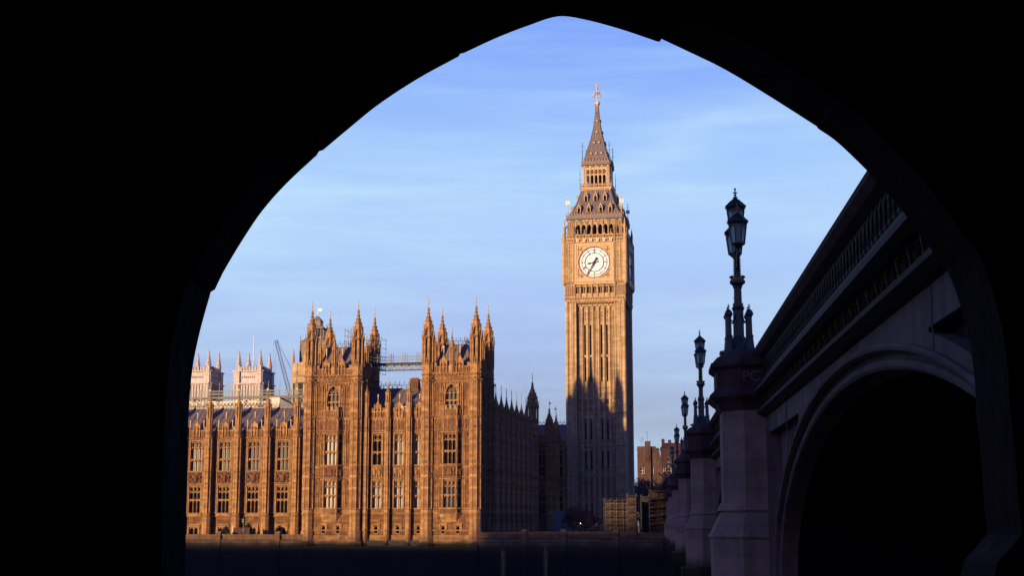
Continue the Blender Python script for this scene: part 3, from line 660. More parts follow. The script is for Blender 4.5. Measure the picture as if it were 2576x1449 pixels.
def palace_pavilion():
    root = thing('palace_pavilion', 'orange stone palace pavilion with two turreted towers rising straight from the river wall', 'palace', PW(14.9, 0, 0), -TH)
    ox = 14.9
    src = turret(0.95, -9, 24.4, 32.4, 37.5, PAV_STR + [25.6], 'turret', True, root)
    first = True
    for u0 in (0.0, 21.33):
        c = u0 + W0 / 2 - ox
        mb = MB()
        sides = [(rz4(0, c, -0.1), W0, True, 0.0), (rz4(math.pi / 2, c + W0 / 2 + .1, D0 / 2), D0, False, math.pi / 2),
                 (rz4(math.pi, c, D0 + .1), W0, False, math.pi), (rz4(-math.pi / 2, c - W0 / 2 - .1, D0 / 2), D0, False, -math.pi / 2)]
        for M, L, ori, a in sides: tower_face(mb, root, M, L, ori, a)
        mb.M = Matrix.Identity(4)
        mb.build('tower_wall', ST, root)
        make_oriel(root, c, -0.1, GBLIND if u0 == 0 else GDARK, GBLIND if u0 == 0 else GMIX)
        for dx in (-W0 / 2, W0 / 2):
            for dy in (0, D0):
                loc = (c + dx, dy, 0)
                if first: src.location = loc; first = False
                else: dup(src, root, loc)
        # steep plated roof with a flat top behind iron cresting
        r = MB(); x0, x1, y0, y1 = c - 3.7, c + 3.7, 0.5, D0 - .5; a0, a1, b0, b1 = c - 1.9, c + 1.9, 2.9, D0 - 2.9
        r.plan([(x0, y0), (x1, y0), (x1, y1), (x0, y1)], 26.0, 31.2, [(a0, b0), (a1, b0), (a1, b1), (a0, b1)])
        for k in range(1, 8):
            t = k / 8; r.bar((x0 + (x1 - x0) * t, y0, 26.0), (a0 + (a1 - a0) * t, b0, 31.2), .07); r.bar((x1, y0 + (y1 - y0) * t, 26.0), (a1, b0 + (b1 - b0) * t, 31.2), .07)
        crk = [((x1, y0), (a1, b0)), ((x0, y0), (a0, b0))]
        for (p, q) in crk:
            r.bar((*p, 26.0), (*q, 31.2), .12)
            for k in range(12):
                t = (k + .5) / 12; r.knob(p[0] + (q[0] - p[0]) * t, p[1] + (q[1] - p[1]) * t, 26.15 + 5.2 * t, .16)
        ro = r.build('roof', SLATE, root)
        cresting(a0, a1, 1.25, 'cresting', ro, (0, b0, 31.2)); cresting(b0, b1, 1.25, 'cresting', ro, (a1, 0, 31.2), math.pi / 2)
        for q in (-1, 1):
            b = ball_finial(1.1, root); b.location = (c + q * 1.45, -.05, 29.4)
    p = pinnacle(0.42, 25.9, 30.6, 33.0, 'pinnacle', root, 0.7)
    fst = True
    for u0 in (0.0, 21.33):
        c = u0 + W0 / 2 - ox
        for loc in ((c, -.05, 0), (c + W0 / 2 + .05, D0 / 2, 0), (c - W0 / 2 - .05, D0 / 2, 0), (c, D0 + .05, 0)):
            if fst: p.location = loc; fst = False
            else: dup(p, root, loc)
    # the lower part between the towers
    V = 1.1; mb = MB(); x0, x1 = 8.9 - ox, 21.0 - ox
    bays = [12.05 - ox, 15.97 - ox, 19.6 - ox]; butt = [10.15 - ox, 14.05 - ox, 17.9 - ox]
    holes = []
    for b in bays:
        holes += [(b - .775, b + .775, 10.2, 15.6), (b - .775, b + .775, 2.75, 7.55), (b - .275, b + .275, -1.55, -.2)]
        put_window('mid_upper', root, (b, V, 10.2), 0, GDARK if b == bays[0] else GBLIND); put_window('mid_lower', root, (b, V, 2.75), 0, GBLIND); put_window('small', root, (b, V, -1.55))
    wall(mb, x0, x1, -3.2, 18.4, holes, V, .7)
    mb.box(x0, x1, V - .3, V + .02, -9, -2.5); mb.box(x0, x1, V - .15, V + .02, -2.5, -1.85)
    for z in PAV_STR[:-1]: mould(mb, x0, x1, z, .24, .24 if z > 2 else .16, V, .45 if z > 15 else 0)
    for b in bays:
        for s in (-1, 1):
            for x in (1.0, 1.62):
                for z0, z1 in ((2.75, 7.7), (10.1, 15.85)): mb.box(b + s * x - .06, b + s * x + .06, V - .13, V + .01, z0, z1)
            for zc in (5.1, 12.7):
                for q, r in ((0, .22), (.24, .13), (-.24, .13)): mb.knob(b + s * 1.3, V, zc + q, r)
            relief(mb, b + s * 1.3 - .26, b + s * 1.3 + .26, 14.7, 15.8, 5, V, .14, 5, 7); relief(mb, b + s * 1.3 - .26, b + s * 1.3 + .26, 6.8, 7.65, 7, V, .14, 5, 6)
            mb.box(b + s * .62 - .07, b + s * .62 + .07, V - .16, V + .01, -1.0, 0.05); mb.box(b + s * .38 - .06, b + s * .38 + .06, V - .07, V + .01, -1.55, -.12)
        mb.box(b - .7, b + .7, V - .16, V + .01, 0.02, .16)
        ribs(mb, b - 1.6, b + 1.6, 16.25, 18.2, 5, .1, .12, V); ribs(mb, b - .9, b + .9, 8.12, 9.7, 2, .12, .16, V)
        for k in range(5): relief(mb, b - 1.55 + .64 * k, b - 1.05 + .64 * k, 16.35, 17.6, 40 + k, V, .12, 4, 6)
        for q in (-.45, .45): mb.lathe(b + q, V - .02, [(.05, 8.3), (.3, 8.7), (.34, 9.2), (.22, 9.45)], 8)
        for s in (-1, 1): relief(mb, b + s * 1.32 - .3, b + s * 1.32 + .3, 8.2, 9.6, 19, V, .14, 5, 8)
        parapet(mb, b - 1.75, b + 1.75, 18.5, 20.1, (b,), V, 21.3)
    mb.build('middle_wall', ST, root)
    bt = MB(); bt.oct(0, 0, .62, -3.6, -2.2, .5); bt.oct(0, 0, .50, -2.2, 18.4)
    for i in range(8):
        a = math.pi / 8 + i * math.pi / 4; bt.bar((.5 * math.cos(a), .5 * math.sin(a), 2.7), (.5 * math.cos(a), .5 * math.sin(a), 18.4), .07)
    for z in PAV_STR[:-1]: bt.oct(0, 0, .52, z, z + .13, .66); bt.oct(0, 0, .66, z + .13, z + .24, .52)
    bt.oct(0, 0, .45, 18.4, 20.4)
    bo = bt.build('buttress', ST, root)
    po = pinnacle(0.42, 20.3, 22.6, 24.3, 'pinnacle', bo, 0.8, bo)
    for k, b in enumerate(butt):
        (setattr(bo, 'location', (b, V - .5, 0)) if k == 0 else dup(bo, root, (b, V - .5, 0)))
    for b in bays:
        f = ball_finial(.75, root); f.location = (b, V + .05, 21.6)
    r = MB(); ry = 7.5
    r.add([(x0, V + .6, 18.6), (x1, V + .6, 18.6), (x1, ry, 24.0), (x0, ry, 24.0), (x0, 13.5, 18.6), (x1, 13.5, 18.6)], [(0, 1, 2, 3), (3, 2, 5, 4), (0, 3, 4), (1, 5, 2)])
    n = 12
    for k in range(n + 1):
        x = x0 + (x1 - x0) * k / n; r.bar((x, V + .58, 18.62), (x, ry, 24.04), .06)
    r.box(x0, x1, ry - .12, ry + .12, 23.92, 24.1)
    ro = r.build('roof', SLATE, root)
    cresting(x0 + .5, x1 - .5, 1.25, 'cresting', ro, (0, ry, 24.1), 0, .8)
    ch = MB(); c0 = 16.95 - ox
    ch.box(c0 - .8, c0 + .8, ry - .6, ry + .6, 23.0, 25.5); ch.box(c0 - .95, c0 + .95, ry - .75, ry + .75, 25.5, 25.7)
    for k in range(5): ch.box(c0 - .75 + .34 * k, c0 - .6 + .34 * k, ry - .68, ry - .55, 23.9, 25.4)
    ch.box(c0 - .6, c0 + .6, ry - .4, ry + .4, 25.7, 25.95); ch.build('chimney', CARVE, root)
    for k, dx in enumerate((11.9, 15.7, 19.4)):                      # small roof ventilators
        d = MB(); x = dx - ox + 1.0; d.prism([(x - .22, 20.6), (x + .22, 20.6), (x + .22, 21.2), (x, 21.7), (x - .22, 21.2)], V + 2.0, V + 3.5); d.ball(x, V + 2.1, 21.8, .09); d.build('roof_vent', GREYLEAD, root)
    cm = MB(); cm.box(15.97 + .75 - ox, 15.97 + 1.45 - ox, V - .25, V - .15, 20.25, 20.33); cm.box(15.97 + .75 - ox, 15.97 + .83 - ox, V - .25, V - .15, 19.6, 20.3); cm.box(15.97 + 1.37 - ox, 15.97 + 1.45 - ox, V - .25, V - .15, 19.6, 20.3); cm.ball(15.97 + .6 - ox, V - .3, 20.2, .2)
    cm.build('camera_bracket', WHITE, root)
    return root
palace_pavilion()

# ------------------------------------------------------------------ the long river front, set back behind the terrace
def palace_wing():
    V = 9.0; ub = [-39.15, -33.5, -27.85, -22.25, -16.6, -10.95, -5.3, 0.2]
    root = thing('palace_wing', 'long orange stone palace river front with tall leaded windows and a purple roof', 'palace', PW(-19.5, V, 0), -TH); ox = -19.5
    mb = MB(); x0, x1 = ub[0] - ox, ub[-1] - ox
    STR = [1.3, 1.85, 7.25, 9.42, 15.55]
    holes = []
    glass_up = [GMIX, GMIX, GMIX, GMIX, GMIX, GMIX, GDARK]
    for i in range(len(ub) - 1):
        c = (ub[i] + ub[i + 1]) / 2 - ox - 0.02
        holes += [(c - 1.075, c + 1.075, 9.7, 15.1), (c - 1.075, c + 1.075, 2.0, 6.95), (c - .85, c + .85, -2.3, -.55)]
        put_window('wing_upper', root, (c, 0, 9.7), 0, glass_up[i]); put_window('wing_lower', root, (c, 0, 2.0), 0, GDARK); put_window('wing_base', root, (c, 0, -2.3))
        for s in (-1, 1):
            for x, w in ((1.42, .07), (1.62, .06), (2.2, .05)): mb.box(c + s * x - w, c + s * x + w, -.15, .01, 1.9, 15.6)
            for zc in (4.4, 12.1):
                for q, r in ((0, .22), (.26, .14), (-.26, .14)): mb.knob(c + s * 1.92, 0, zc + q, r)
            relief(mb, c + s * 1.92 - .22, c + s * 1.92 + .22, 14.1, 15.4, 5, 0, .15, 5, 7); relief(mb, c + s * 1.92 - .22, c + s * 1.92 + .22, 5.9, 7.1, 7, 0, .15, 5, 7)
            relief(mb, c + s * 1.9 - .25, c + s * 1.9 + .25, 7.6, 9.3, 17, 0, .14, 5, 8)
            mb.box(c + s * 1.12 - .08, c + s * 1.12 + .08, -.18, .01, -2.3, -.1)
        mb.box(c - 1.2, c + 1.2, -.18, .01, -.1, .06)
        relief(mb, c - 1.3, c + 1.3, 7.55, 9.35, 3, 0, .34, 18, 12)
        mb.box(c - 1.4, c + 1.4, -.12, .01, 1.42, 1.8)
        parapet(mb, ub[i] - ox + .6, ub[i + 1] - ox - .6, 15.85, 17.75, (c,), 0, 18.9)
    wall(mb, x0, x1, -3.5, 15.7, holes)
    for z in STR: mould(mb, x0, x1, z, .24, .24, 0, .45 if z > 15 else 0)
    mb.build('front_wall', ST, root)
    bt = MB(); r = .66
    bt.oct(0, 0, r + .14, -3.5, 1.3); bt.oct(0, 0, r + .14, 1.3, 1.9, r)
    bt.oct(0, 0, r, 1.9, 15.7)
    for i in range(8):
        a = math.pi / 8 + i * math.pi / 4; bt.bar((r * math.cos(a), r * math.sin(a), 2), (r * math.cos(a), r * math.sin(a), 15.6), .075)
        b = a + math.pi / 8; q = r * math.cos(math.pi / 8)
        for z in (4.4, 8.3, 12.1, 14.4): bt.knob(q * math.cos(b), q * math.sin(b), z, .13)
    for z in STR: bt.oct(0, 0, r + .02, z, z + .13, r + .17); bt.oct(0, 0, r + .17, z + .13, z + .24, r + .02)
    bt.oct(0, 0, r - .05, 15.7, 18.2)
    bt.box(-.5, .5, .1, 1.2, -3.5, 15.6)
    bo = bt.build('buttress_turret', ST, root)
    pinnacle(.55, 18.1, 21.4, 23.4, 'pinnacle', bo, 1.6, bo)
    for k, u in enumerate(ub[:-1]):
        if k == 0: bo.location = (u - ox, -.9, 0)
        else: dup(bo, root, (u - ox, -.9, 0))
    f = ball_finial(1.0, root); fl = ball_finial(1.1, root)
    for i in range(len(ub) - 1):
        c = (ub[i] + ub[i + 1]) / 2 - ox - .02
        if i == 0: f.location = (c, .05, 19.3); fl.location = (c - 1.35, -.1, 17.7)
        else: dup(f, root, (c, .05, 19.3)); dup(fl, root, (c - 1.35, -.1, 17.7))
        dup(fl, root, (c + 1.35, -.1, 17.7))
    r = MB(); ry, rzh = 7.0, 21.75
    r.add([(x0, .8, 16.1), (x1 + 8, .8, 16.1), (x1 + 8, ry, rzh), (x0, ry, rzh), (x0, 13, 16.1), (x1 + 8, 13, 16.1)], [(0, 1, 2, 3), (3, 2, 5, 4), (0, 3, 4), (1, 5, 2)])
    n = int((x1 - x0) / .93)
    for k in range(n + 1):
        x = x0 + (x1 - x0) * k / n; r.bar((x, .78, 16.12), (x, ry, rzh + .04), .055)
    r.box(x0, x1, ry - .1, ry + .1, rzh - .06, rzh + .1)
    ro = r.build('roof', SLATE, root)
    cresting(x0, x1, .95, 'cresting', ro, (0, ry, rzh + .1), 0, .8)
    v = MB()
    for zz in (0,): v.prism([(-.2, 18.8), (.2, 18.8), (.2, 19.4), (0, 19.9), (-.2, 19.4)], 3.2, 4.6); v.ball(0, 3.3, 20.0, .1)
    vo = v.build('roof_vent', GREYLEAD, root)
    for i in range(len(ub) - 1):
        c = (ub[i] + ub[i + 1]) / 2 - ox + .25
        if i == 0: vo.location = (c, 0, 0)
        else: dup(vo, root, (c, 0, 0))
palace_wing()

# ------------------------------------------------------------------ north range, seen along its length, and the short link to the clock tower
def north_range():
    U, v0, v1 = 31.0, 10.4, 45.9
    root = thing('palace_north_range', 'shaded palace range with a row of black pinnacles running back from the river pavilion', 'palace', PW(U, v0, 0), -TH + math.pi / 2)
    L = v1 - v0; mb = MB(); n = 8; s = 4.78; STR = [-1.15, .65, 1.9, 7.25, 9.1, 16.1]
    holes = []
    for i in range(n):
        c = -.7 + s * (i + .5) + .0
        if c + .8 > L: break
        holes += [(c - .775, c + .775, 9.9, 15.3), (c - .775, c + .775, 2.2, 7.0)]
        put_window('mid_upper', root, (c, 0, 9.9), 0, GDARK); put_window('mid_lower', root, (c, 0, 2.2), 0, GDARK)
        parapet(mb, c - 1.75, c + 1.75, 16.35, 18.2, (c,), 0, 19.4)
        for q in (-1, 1):
            mb.box(c + q * 1.2 - .07, c + q * 1.2 + .07, -.14, .01, 1.9, 16)
        ribs(mb, c - 1.6, c + 1.6, 7.5, 9.0, 5, .1, .12)
    wall(mb, 0, L, -3, 16.3, holes)
    for z in STR: mould(mb, 0, L, z, .25, .28)
    mb.build('wall', ST, root)
    bt = MB(); bt.oct(0, 0, .85, -3, .7, .74); bt.oct(0, 0, .7, .7, 16.2)
    for z in STR: bt.oct(0, 0, .72, z, z + .13, .86); bt.oct(0, 0, .86, z + .13, z + .25, .72)
    bt.oct(0, 0, .62, 16.2, 18.6)
    bo = bt.build('buttress', ST, root); pinnacle(.55, 18.4, 20.6, 23.4, 'pinnacle', bo, 1.5, bo)
    for k in range(8):
        x = -.7 + s * k
        if k == 0: bo.location = (x, -.3, 0)
        elif x < L - 1.2: dup(bo, root, (x, -.3, 0))
    t = turret(1.15, -3, 17.5, 23.8, 28.6, STR, 'corner_turret', False, root, -1, 1.8); t.location = (L, -.2, 0)
    r = MB(); r.add([(0, .9, 16.4), (L, .9, 16.4), (L, 6.5, 21.8), (0, 6.5, 21.8), (0, 12, 16.4), (L, 12, 16.4)], [(0, 1, 2, 3), (3, 2, 5, 4), (0, 3, 4), (1, 5, 2)])
    r.build('roof', SLATE, root)
north_range()
def link_range():
    V = 48.0
    root = thing('palace_link_range', 'shaded palace range with iron ridge cresting between the corner turret and the clock tower', 'palace', PW(36, V, 0), -TH); ox = 36
    mb = MB(); x0, x1 = 30.0 - ox, 37.95 - ox; STR = [-1.15, .65, 1.9, 7.25, 9.1, 15.7]
    bays = [32.4 - ox, 35.95 - ox]; holes = []
    for b in bays:
        holes += [(b - 1.075, b + 1.075, 9.7, 15.1), (b - 1.075, b + 1.075, 2.0, 6.95)]
        put_window('wing_upper', root, (b, 0, 9.7), 0, GDARK); put_window('wing_lower', root, (b, 0, 2.0), 0, GDARK)
        relief(mb, b - 1.2, b + 1.2, 7.5, 9.0, 3, 0, .3)
        for q in (-1, 1): mb.box(b + q * 1.35 - .08, b + q * 1.35 + .08, -.16, .01, 1.9, 15.6)
        parapet(mb, b - 1.75, min(x1, b + 1.75), 15.9, 17.4, (b,), 0, 18.3)
    wall(mb, x0, x1, -3, 15.8, holes)
    for z in STR: mould(mb, x0, x1, z, .25, .26)
    mb.build('wall', ST, root)
    r = MB(); xr = 36.95 - ox
    r.add([(x0, .8, 15.9), (x1, .8, 15.9), (xr, 5.5, 20.4), (x0, 5.5, 20.4), (x0, 10, 15.9), (x1 - 1.9, 10, 15.9)], [(0, 1, 2, 3), (3, 2, 5, 4), (0, 3, 4), (1, 5, 2)])
    for k in range(10):
        x = x0 + (xr - x0) * k / 9; r.bar((x, .78, 15.92), (x, 5.5, 20.44), .05)
    ro = r.build('roof', SLATE, root)
    cresting(x0, xr, .85, 'cresting', ro, (0, 5.5, 20.4), 0, .8)
    t = turret(.8, -3, 16.2, 19.6, 23.3, STR, 'stair_turret', False, root, 1, 1.6); t.location = (34.35 - ox, -.3, 0)
    p = pinnacle(.62, -3, 19.4, 22.2, 'pinnacle', root, 1.5); p.location = (35.75 - ox, -.3, 0)
link_range()

# ------------------------------------------------------------------ the clock tower
def clock_tower():
    cu, cv = 41.95, 68.5
    root = thing('clock_tower', 'tall golden stone clock tower with white dial and iron spire', 'clock tower', PW(cu, cv, 0), -TH)
    Q = [rz4(k * math.pi / 2) for k in range(4)]
    H = 6.25                                                          # half width of the shaft
    sh = MB(); win = []
    STRS = [-1.0, 5.2, 10.2, 16.4, 23.3, 26.4]
    for k in range(4):
        M = Q[k]; sh.M = M @ Matrix.Translation((0, -H, 0))
        sh.quad((-H, 0, -3), (-4.15, 0, -3), (-4.15, 0, 48), (-H, 0, 48)); sh.quad((4.15, 0, -3), (H, 0, -3), (H, 0, 48), (4.15, 0, 48))
        sh.quad((-4.15, 0, -3), (-4.15, .75, -3), (-4.15, .75, 47.2), (-4.15, 0, 48)); sh.quad((4.15, 0, -3), (4.15, 0, 48), (4.15, .75, 47.2), (4.15, .75, -3))
        # recessed field with upright ribs and slit windows between them
        s = 8.3 / 7
        holes = []
        for i in (1, 2, 4, 5):
            c = -4.15 + s * (i + .5)
            for z0, z1 in ((30.2, 35.6), (36.0, 42.6), (11.6, 15.6), (17.8, 22.3), (1.0, 4.4)): holes.append((c - .2, c + .2, z0, z1))
        wall(sh, -4.15, 4.15, -3, 48, holes, .75, .6)
        for i in (1, 2, 4, 5):
            c = -4.15 + s * (i + .5)
            for z0, z1 in ((30.2, 35.6), (36.0, 42.6), (11.6, 15.6), (17.8, 22.3), (1.0, 4.4)):
                arch_head(sh, c - .2, c + .2, z1 - .4, z1 - .05, z1, .78, .95, 3)
                sh.box(c - .32, c + .32, .62, .76, z1 + .02, z1 + .22)
                for q in (-1, 1): sh.box(c + q * .27 - .06, c + q * .27 + .06, .6, .77, z0, z1)
        for i in range(8):
            x = -4.15 + s * i
            if 0 < i < 7:
                sh.box(x - .22, x + .22, .42, .76, -3, 46.3); sh.box(x - .09, x + .09, .28, .43, -3, 46.5)
        for i in range(7):
            c = -4.15 + s * (i + .5)
            for z in (46.9, 29.2 - 4.0, 22.9): arch_head(sh, c - s / 2 + .2, c + s / 2 - .2, z - .8, z - .15, z, .45, .76, 4)
            for q in (-.2, .2):
                if i in (0, 3, 6): sh.box(c + q - .05, c + q + .05, .6, .76, -3, 45.6)
            sh.knob(c, .6, 45.2, .22); sh.knob(c, .6, 44.4, .2); sh.knob(c, .6, 43.6, .16)
            relief(sh, c - .36, c + .36, 23.7, 26.3, 50 + i, .7, .16, 4, 10); relief(sh, c - .36, c + .36, 5.6, 9.9, 60 + i, .7, .12, 4, 10)
            sh.knob(c, .62, 22.2, .18); sh.knob(c, .62, 21.6, .15)
        # corner piers: twin panels
        for q in (-1, 1):
            for x in (4.28, 4.95, 5.28, 6.12): sh.box(q * x - .13, q * x + .13, -.16, .01, -3, 47.4)
            for x in (4.62, 5.7): sh.box(q * x - .05, q * x + .05, -.08, .01, -3, 47)
            for j in range(15):
                z = 3.0 + 3.0 * j
                for x in (4.62, 5.7):
                    sh.bar((q * x - .26, -.06, z), (q * x, -.06, z + .28), .06); sh.bar((q * x + .26, -.06, z), (q * x, -.06, z + .28), .06)
        for z in STRS:
            for q in (-1, 1): mould(sh, min(q * 4.15, q * (H + .04)), max(q * 4.15, q * (H + .04)), z, .28, .3)
            sh.box(-4.14, 4.14, .3, .76, z + .05, z + .24)
            for i in range(13): sh.knob(-6 + i, -.2 if abs(-6 + i) > 4.15 else .3, z + .0, .12)
        # corbelled band and the gallery of openings below the dial
        mould(sh, -H - .1, H + .1, 47.3, .5, .45, 0, .6)
        c2 = 6.55; sh.M = M @ Matrix.Translation((0, -c2, 0))
        sh.quad((-c2, 0, 47.7), (c2, 0, 47.7), (c2, 0, 48.6), (-c2, 0, 48.6)); ribs(sh, -c2, c2, 47.8, 48.5, 24, .1, .1)
        g = 8.7 / 7; hol = [(-4.35 + g * (i + .5) - .42, -4.35 + g * (i + .5) + .42, 48.75, 51.0) for i in range(7)]
        wall(sh, -c2, c2, 48.6, 51.6, hol, 0, 1.0)
        for h in hol:
            c = (h[0] + h[1]) / 2
            arch_head(sh, h[0], h[1], 50.3, 50.9, 51.0, .05, .3); sh.box(c - .05, c + .05, .15, .3, 48.75, 50.6); sh.quad((h[0], .95, 48.75), (h[1], .95, 48.75), (h[1], .95, 51), (h[0], .95, 51))
            sh.box(c - .45, c + .45, -.02, .35, 48.75, 49.25)
            sh.box(h[0] - .24, h[0] - .1, -.22, .01, 48.3, 51.4); sh.box(h[1] + .1, h[1] + .24, -.22, .01, 48.3, 51.4)
            for q in (-.2, 0, .2): sh.knob(c + q, .2, 50.75, .12)
        for q in (-1, 1):
            ribs(sh, min(q * 4.6, q * 6.4), max(q * 4.6, q * 6.4), 48.8, 51.2, 4, .1, .12)
        mould(sh, -c2, c2, 51.4, .3, .25)
        # the dial storey
        c3 = 6.75; sh.M = M @ Matrix.Translation((0, -c3, 0))
        sh.quad((-c3, 0, 51.6), (c3, 0, 51.6), (c3, 0, 61.2), (-c3, 0, 61.2))
        for q in (-1, 1):
            for x in (4.75, 5.55, 6.2): sh.box(q * x - .11, q * x + .11, -.16, .01, 51.7, 60.3)
            for x in (5.15, 5.88):
                sh.box(q * x - .05, q * x + .05, -.09, .01, 51.7, 60.3)
                for z in (54.0, 57.4):
                    for a, b in (((0, .55), (.26, 0)), ((.26, 0), (0, -.55)), ((0, -.55), (-.26, 0)), ((-.26, 0), (0, .55))): sh.bar((q * x + a[0], -.07, z + a[1]), (q * x + b[0], -.07, z + b[1]), .07)
                arch_head(sh, q * x - .3, q * x + .3, 59.6, 60.15, 60.3, -.12, 0)
        for z, d in ((51.6, .3), (60.25, .3), (60.95, .3)): mould(sh, -c3, c3, z, .3, d, 0, .7)
    sh.M = Matrix.Identity(4)
    for q in range(4):                                                # attached corner shafts of the dial storey
        a = math.pi / 4 + q * math.pi / 2; x, y = 6.75 * math.sqrt(2) * math.cos(a), 6.75 * math.sqrt(2) * math.sin(a)
        sh.oct(x * .99, y * .99, .45, 51.5, 61.4); sh.oct(x * .99, y * .99, .55, 61.4, 62.8, .1); sh.oct(x * .99, y * .99, .1, 51.0, 51.5, .45)
        for z in range(22): sh.knob(x * 1.02, y * 1.02, 51.8 + z * .44, .17)
        cx, cy = H * math.sqrt(2) * math.cos(a), H * math.sqrt(2) * math.sin(a)
        sh.oct(cx * .985, cy * .985, .38, -3, 47.5)
    sh.build('shaft', ST2, root)
    rp = MB(); rr = random.Random(8)                                  # pale new stones let into the old face
    for _ in range(46):
        q = rr.choice((-1, 1)); z = rr.uniform(4, 34); w, h_ = rr.uniform(.12, .24), rr.uniform(.3, 1.1)
        if rr.random() < .45: x = q * rr.choice((4.45, 4.8, 5.5, 5.9)); y = -H - .012
        else: x = -4.15 + (8.3 / 7) * rr.choice((.5, 3.5, 6.5)) + rr.uniform(-.25, .25); y = -H + .738
        rp.quad((x - w, y, z), (x + w, y, z), (x + w, y, z + h_), (x - w, y, z + h_))
    rp.build('repair_stone', ABBEY, root)
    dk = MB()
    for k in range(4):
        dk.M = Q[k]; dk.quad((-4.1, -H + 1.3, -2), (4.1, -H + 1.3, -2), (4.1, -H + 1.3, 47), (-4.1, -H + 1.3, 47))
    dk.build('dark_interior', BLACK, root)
    # ---- dials: frame, glass, iron and hands; east and north ones face the camera, all four are built
    DZ, DR = 55.95, 3.45
    def dial():
        f = MB(); y = -6.75 - .02
        sq = 4.25
        for a, b, d in ((sq, sq - .42, .42), (sq - .42, sq - .75, .30)):
            for (x0, x1, z0, z1) in ((-a, a, DZ + b, DZ + a), (-a, a, DZ - a, DZ - b), (-a, -b, DZ - b, DZ + b), (b, a, DZ - b, DZ + b)): f.box(x0, x1, y - d, y, z0, z1)
        n = 48
        outer = []
        for i in range(n):                                             # gilt spandrels between the square and the ring
            a0, a1 = 2 * math.pi * i / n, 2 * math.pi * (i + 1) / n
            def edge(a):
                c, s = math.cos(a), math.sin(a); k = 3.5 / max(abs(c), abs(s)); return (c * k, DZ + s * k)
            p, q = (DR * math.cos(a0), DZ + DR * math.sin(a0)), (DR * math.cos(a1), DZ + DR * math.sin(a1)); e0, e1 = edge(a0), edge(a1)
            f.quad((p[0], y - .1, p[1]), (e0[0], y - .1, e0[1]), (e1[0], y - .1, e1[1]), (q[0], y - .1, q[1]))
            r1 = DR + .14
            f.bar((r1 * math.cos(a0), y - .2, DZ + r1 * math.sin(a0)), (r1 * math.cos(a1), y - .2, DZ + r1 * math.sin(a1)), .15)
        for sx in (-1, 1):
            for sz in (-1, 1):
                for ax, az in ((.55, 0), (-.55, 0), (0, .55), (0, -.55)): f.knob(sx * 2.85 + ax * .6, y - .12, DZ + sz * 2.85 + az * .6, .26)
                f.knob(sx * 2.85, y - .15, DZ + sz * 2.85, .2)
                for q in range(5): f.knob(sx * (3.3 - q * .35), y - .1, DZ + sz * (1.75 + q * .36), .13)
        f.box(-4.3, 4.3, y - .3, y, 51.15, 51.65)                       # gilt inscription band below the dial
        for i in range(44): f.box(-4.2 + i * .19, -4.2 + i * .19 + (.07 if i % 3 else .12), y - .34, y - .3, 51.22, 51.56 - (.1 if i % 5 == 0 else 0))
        for q in (-1, 1):
            for z in range(30): f.knob(q * 4.42, y - .3, 51.3 + z * .345, .14)
            f.box(q * 4.42 - .12, q * 4.42 + .12, y - .25, y, 51.0, 61.6)
        fo = f.build('dial_frame', PALEGOLD, root)
        g = MB(); g.add([(0, y - .12, DZ)] + [(2.0 * math.cos(2 * math.pi * i / n), y - .12, DZ + 2.0 * math.sin(2 * math.pi * i / n)) for i in range(n)], [(0, i + 1, (i + 1) % n + 1) for i in range(n)])
        g.build('dial_centre', DIAL, fo)
        g = MB()
        for i in range(n):
            a0, a1 = 2 * math.pi * i / n, 2 * math.pi * (i + 1) / n
            g.quad(*[(r * math.cos(a), y - .115, DZ + r * math.sin(a)) for r, a in ((2.0, a0), (DR, a0), (DR, a1), (2.0, a1))])
        g.build('dial_ring', DIALRING, fo)
        b = MB(); yy = y - .16
        def ring(r, w):
            for i in range(n):
                a0, a1 = 2 * math.pi * i / n, 2 * math.pi * (i + 1) / n
                b.quad(*[(rr * math.cos(a), yy, DZ + rr * math.sin(a)) for rr, a in ((r - w, a0), (r + w, a0), (r + w, a1), (r - w, a1))])
        for r, w in ((2.0, .075), (2.14, .03), (2.68, .06), (2.86, .03), (3.18, .035), (3.38, .10)): ring(r, w)
        P = lambda r, a, o=0.0: (r * math.sin(a) + o * math.cos(a), yy - .01, DZ + r * math.cos(a) - o * math.sin(a))
        for i in range(60):
            a = 2 * math.pi * i / 60; b.bar(P(2.86, a), P(3.18, a), .036)
        nums = ['XII', 'I', 'II', 'III', 'IIII', 'V', 'VI', 'VII', 'VIII', 'IX', 'X', 'XI']
        nums[4] = 'IV'
        for h, t in enumerate(nums):
            a = 2 * math.pi * h / 12; b.bar(P(2.68, a), P(3.4, a), .065)
            wd = {'I': .13, 'V': .26, 'X': .26}; tot = sum(wd[c] for c in t); o = -tot / 2
            for c in t:
                w = wd[c]; m = o + w / 2
                if c == 'I': b.bar(P(2.14, a, m), P(2.64, a, m), .048)
                elif c == 'V': b.bar(P(2.14, a, m), P(2.64, a, m - w * .42), .044); b.bar(P(2.14, a, m), P(2.64, a, m + w * .42), .022)
                else: b.bar(P(2.14, a, m + w * .4), P(2.64, a, m - w * .4), .044); b.bar(P(2.14, a, m - w * .4), P(2.64, a, m + w * .4), .022)
                o += w
        rnd = random.Random(4)                                         # leading of the central glass
        for j, r in enumerate((.5, .85, 1.2, 1.55, 1.85)):
            k = 6 + 4 * j
            for i in range(k):
                a = 2 * math.pi * (i + .5 * (j % 2)) / k; a2 = a + math.pi / k; r2 = r + .3
                for s in (-1, 1): 
                    if r2 < 2.0: b.bar((r * math.cos(a), yy + .02, DZ + r * math.sin(a)), (r2 * math.cos(a + s * math.pi / k), yy + .02, DZ + r2 * math.sin(a + s * math.pi / k)), .014)
        b.build('dial_tracery', BLUEIRON, fo)
        h = MB(); a = 2 * math.pi * 35 / 60; yh = y - .5
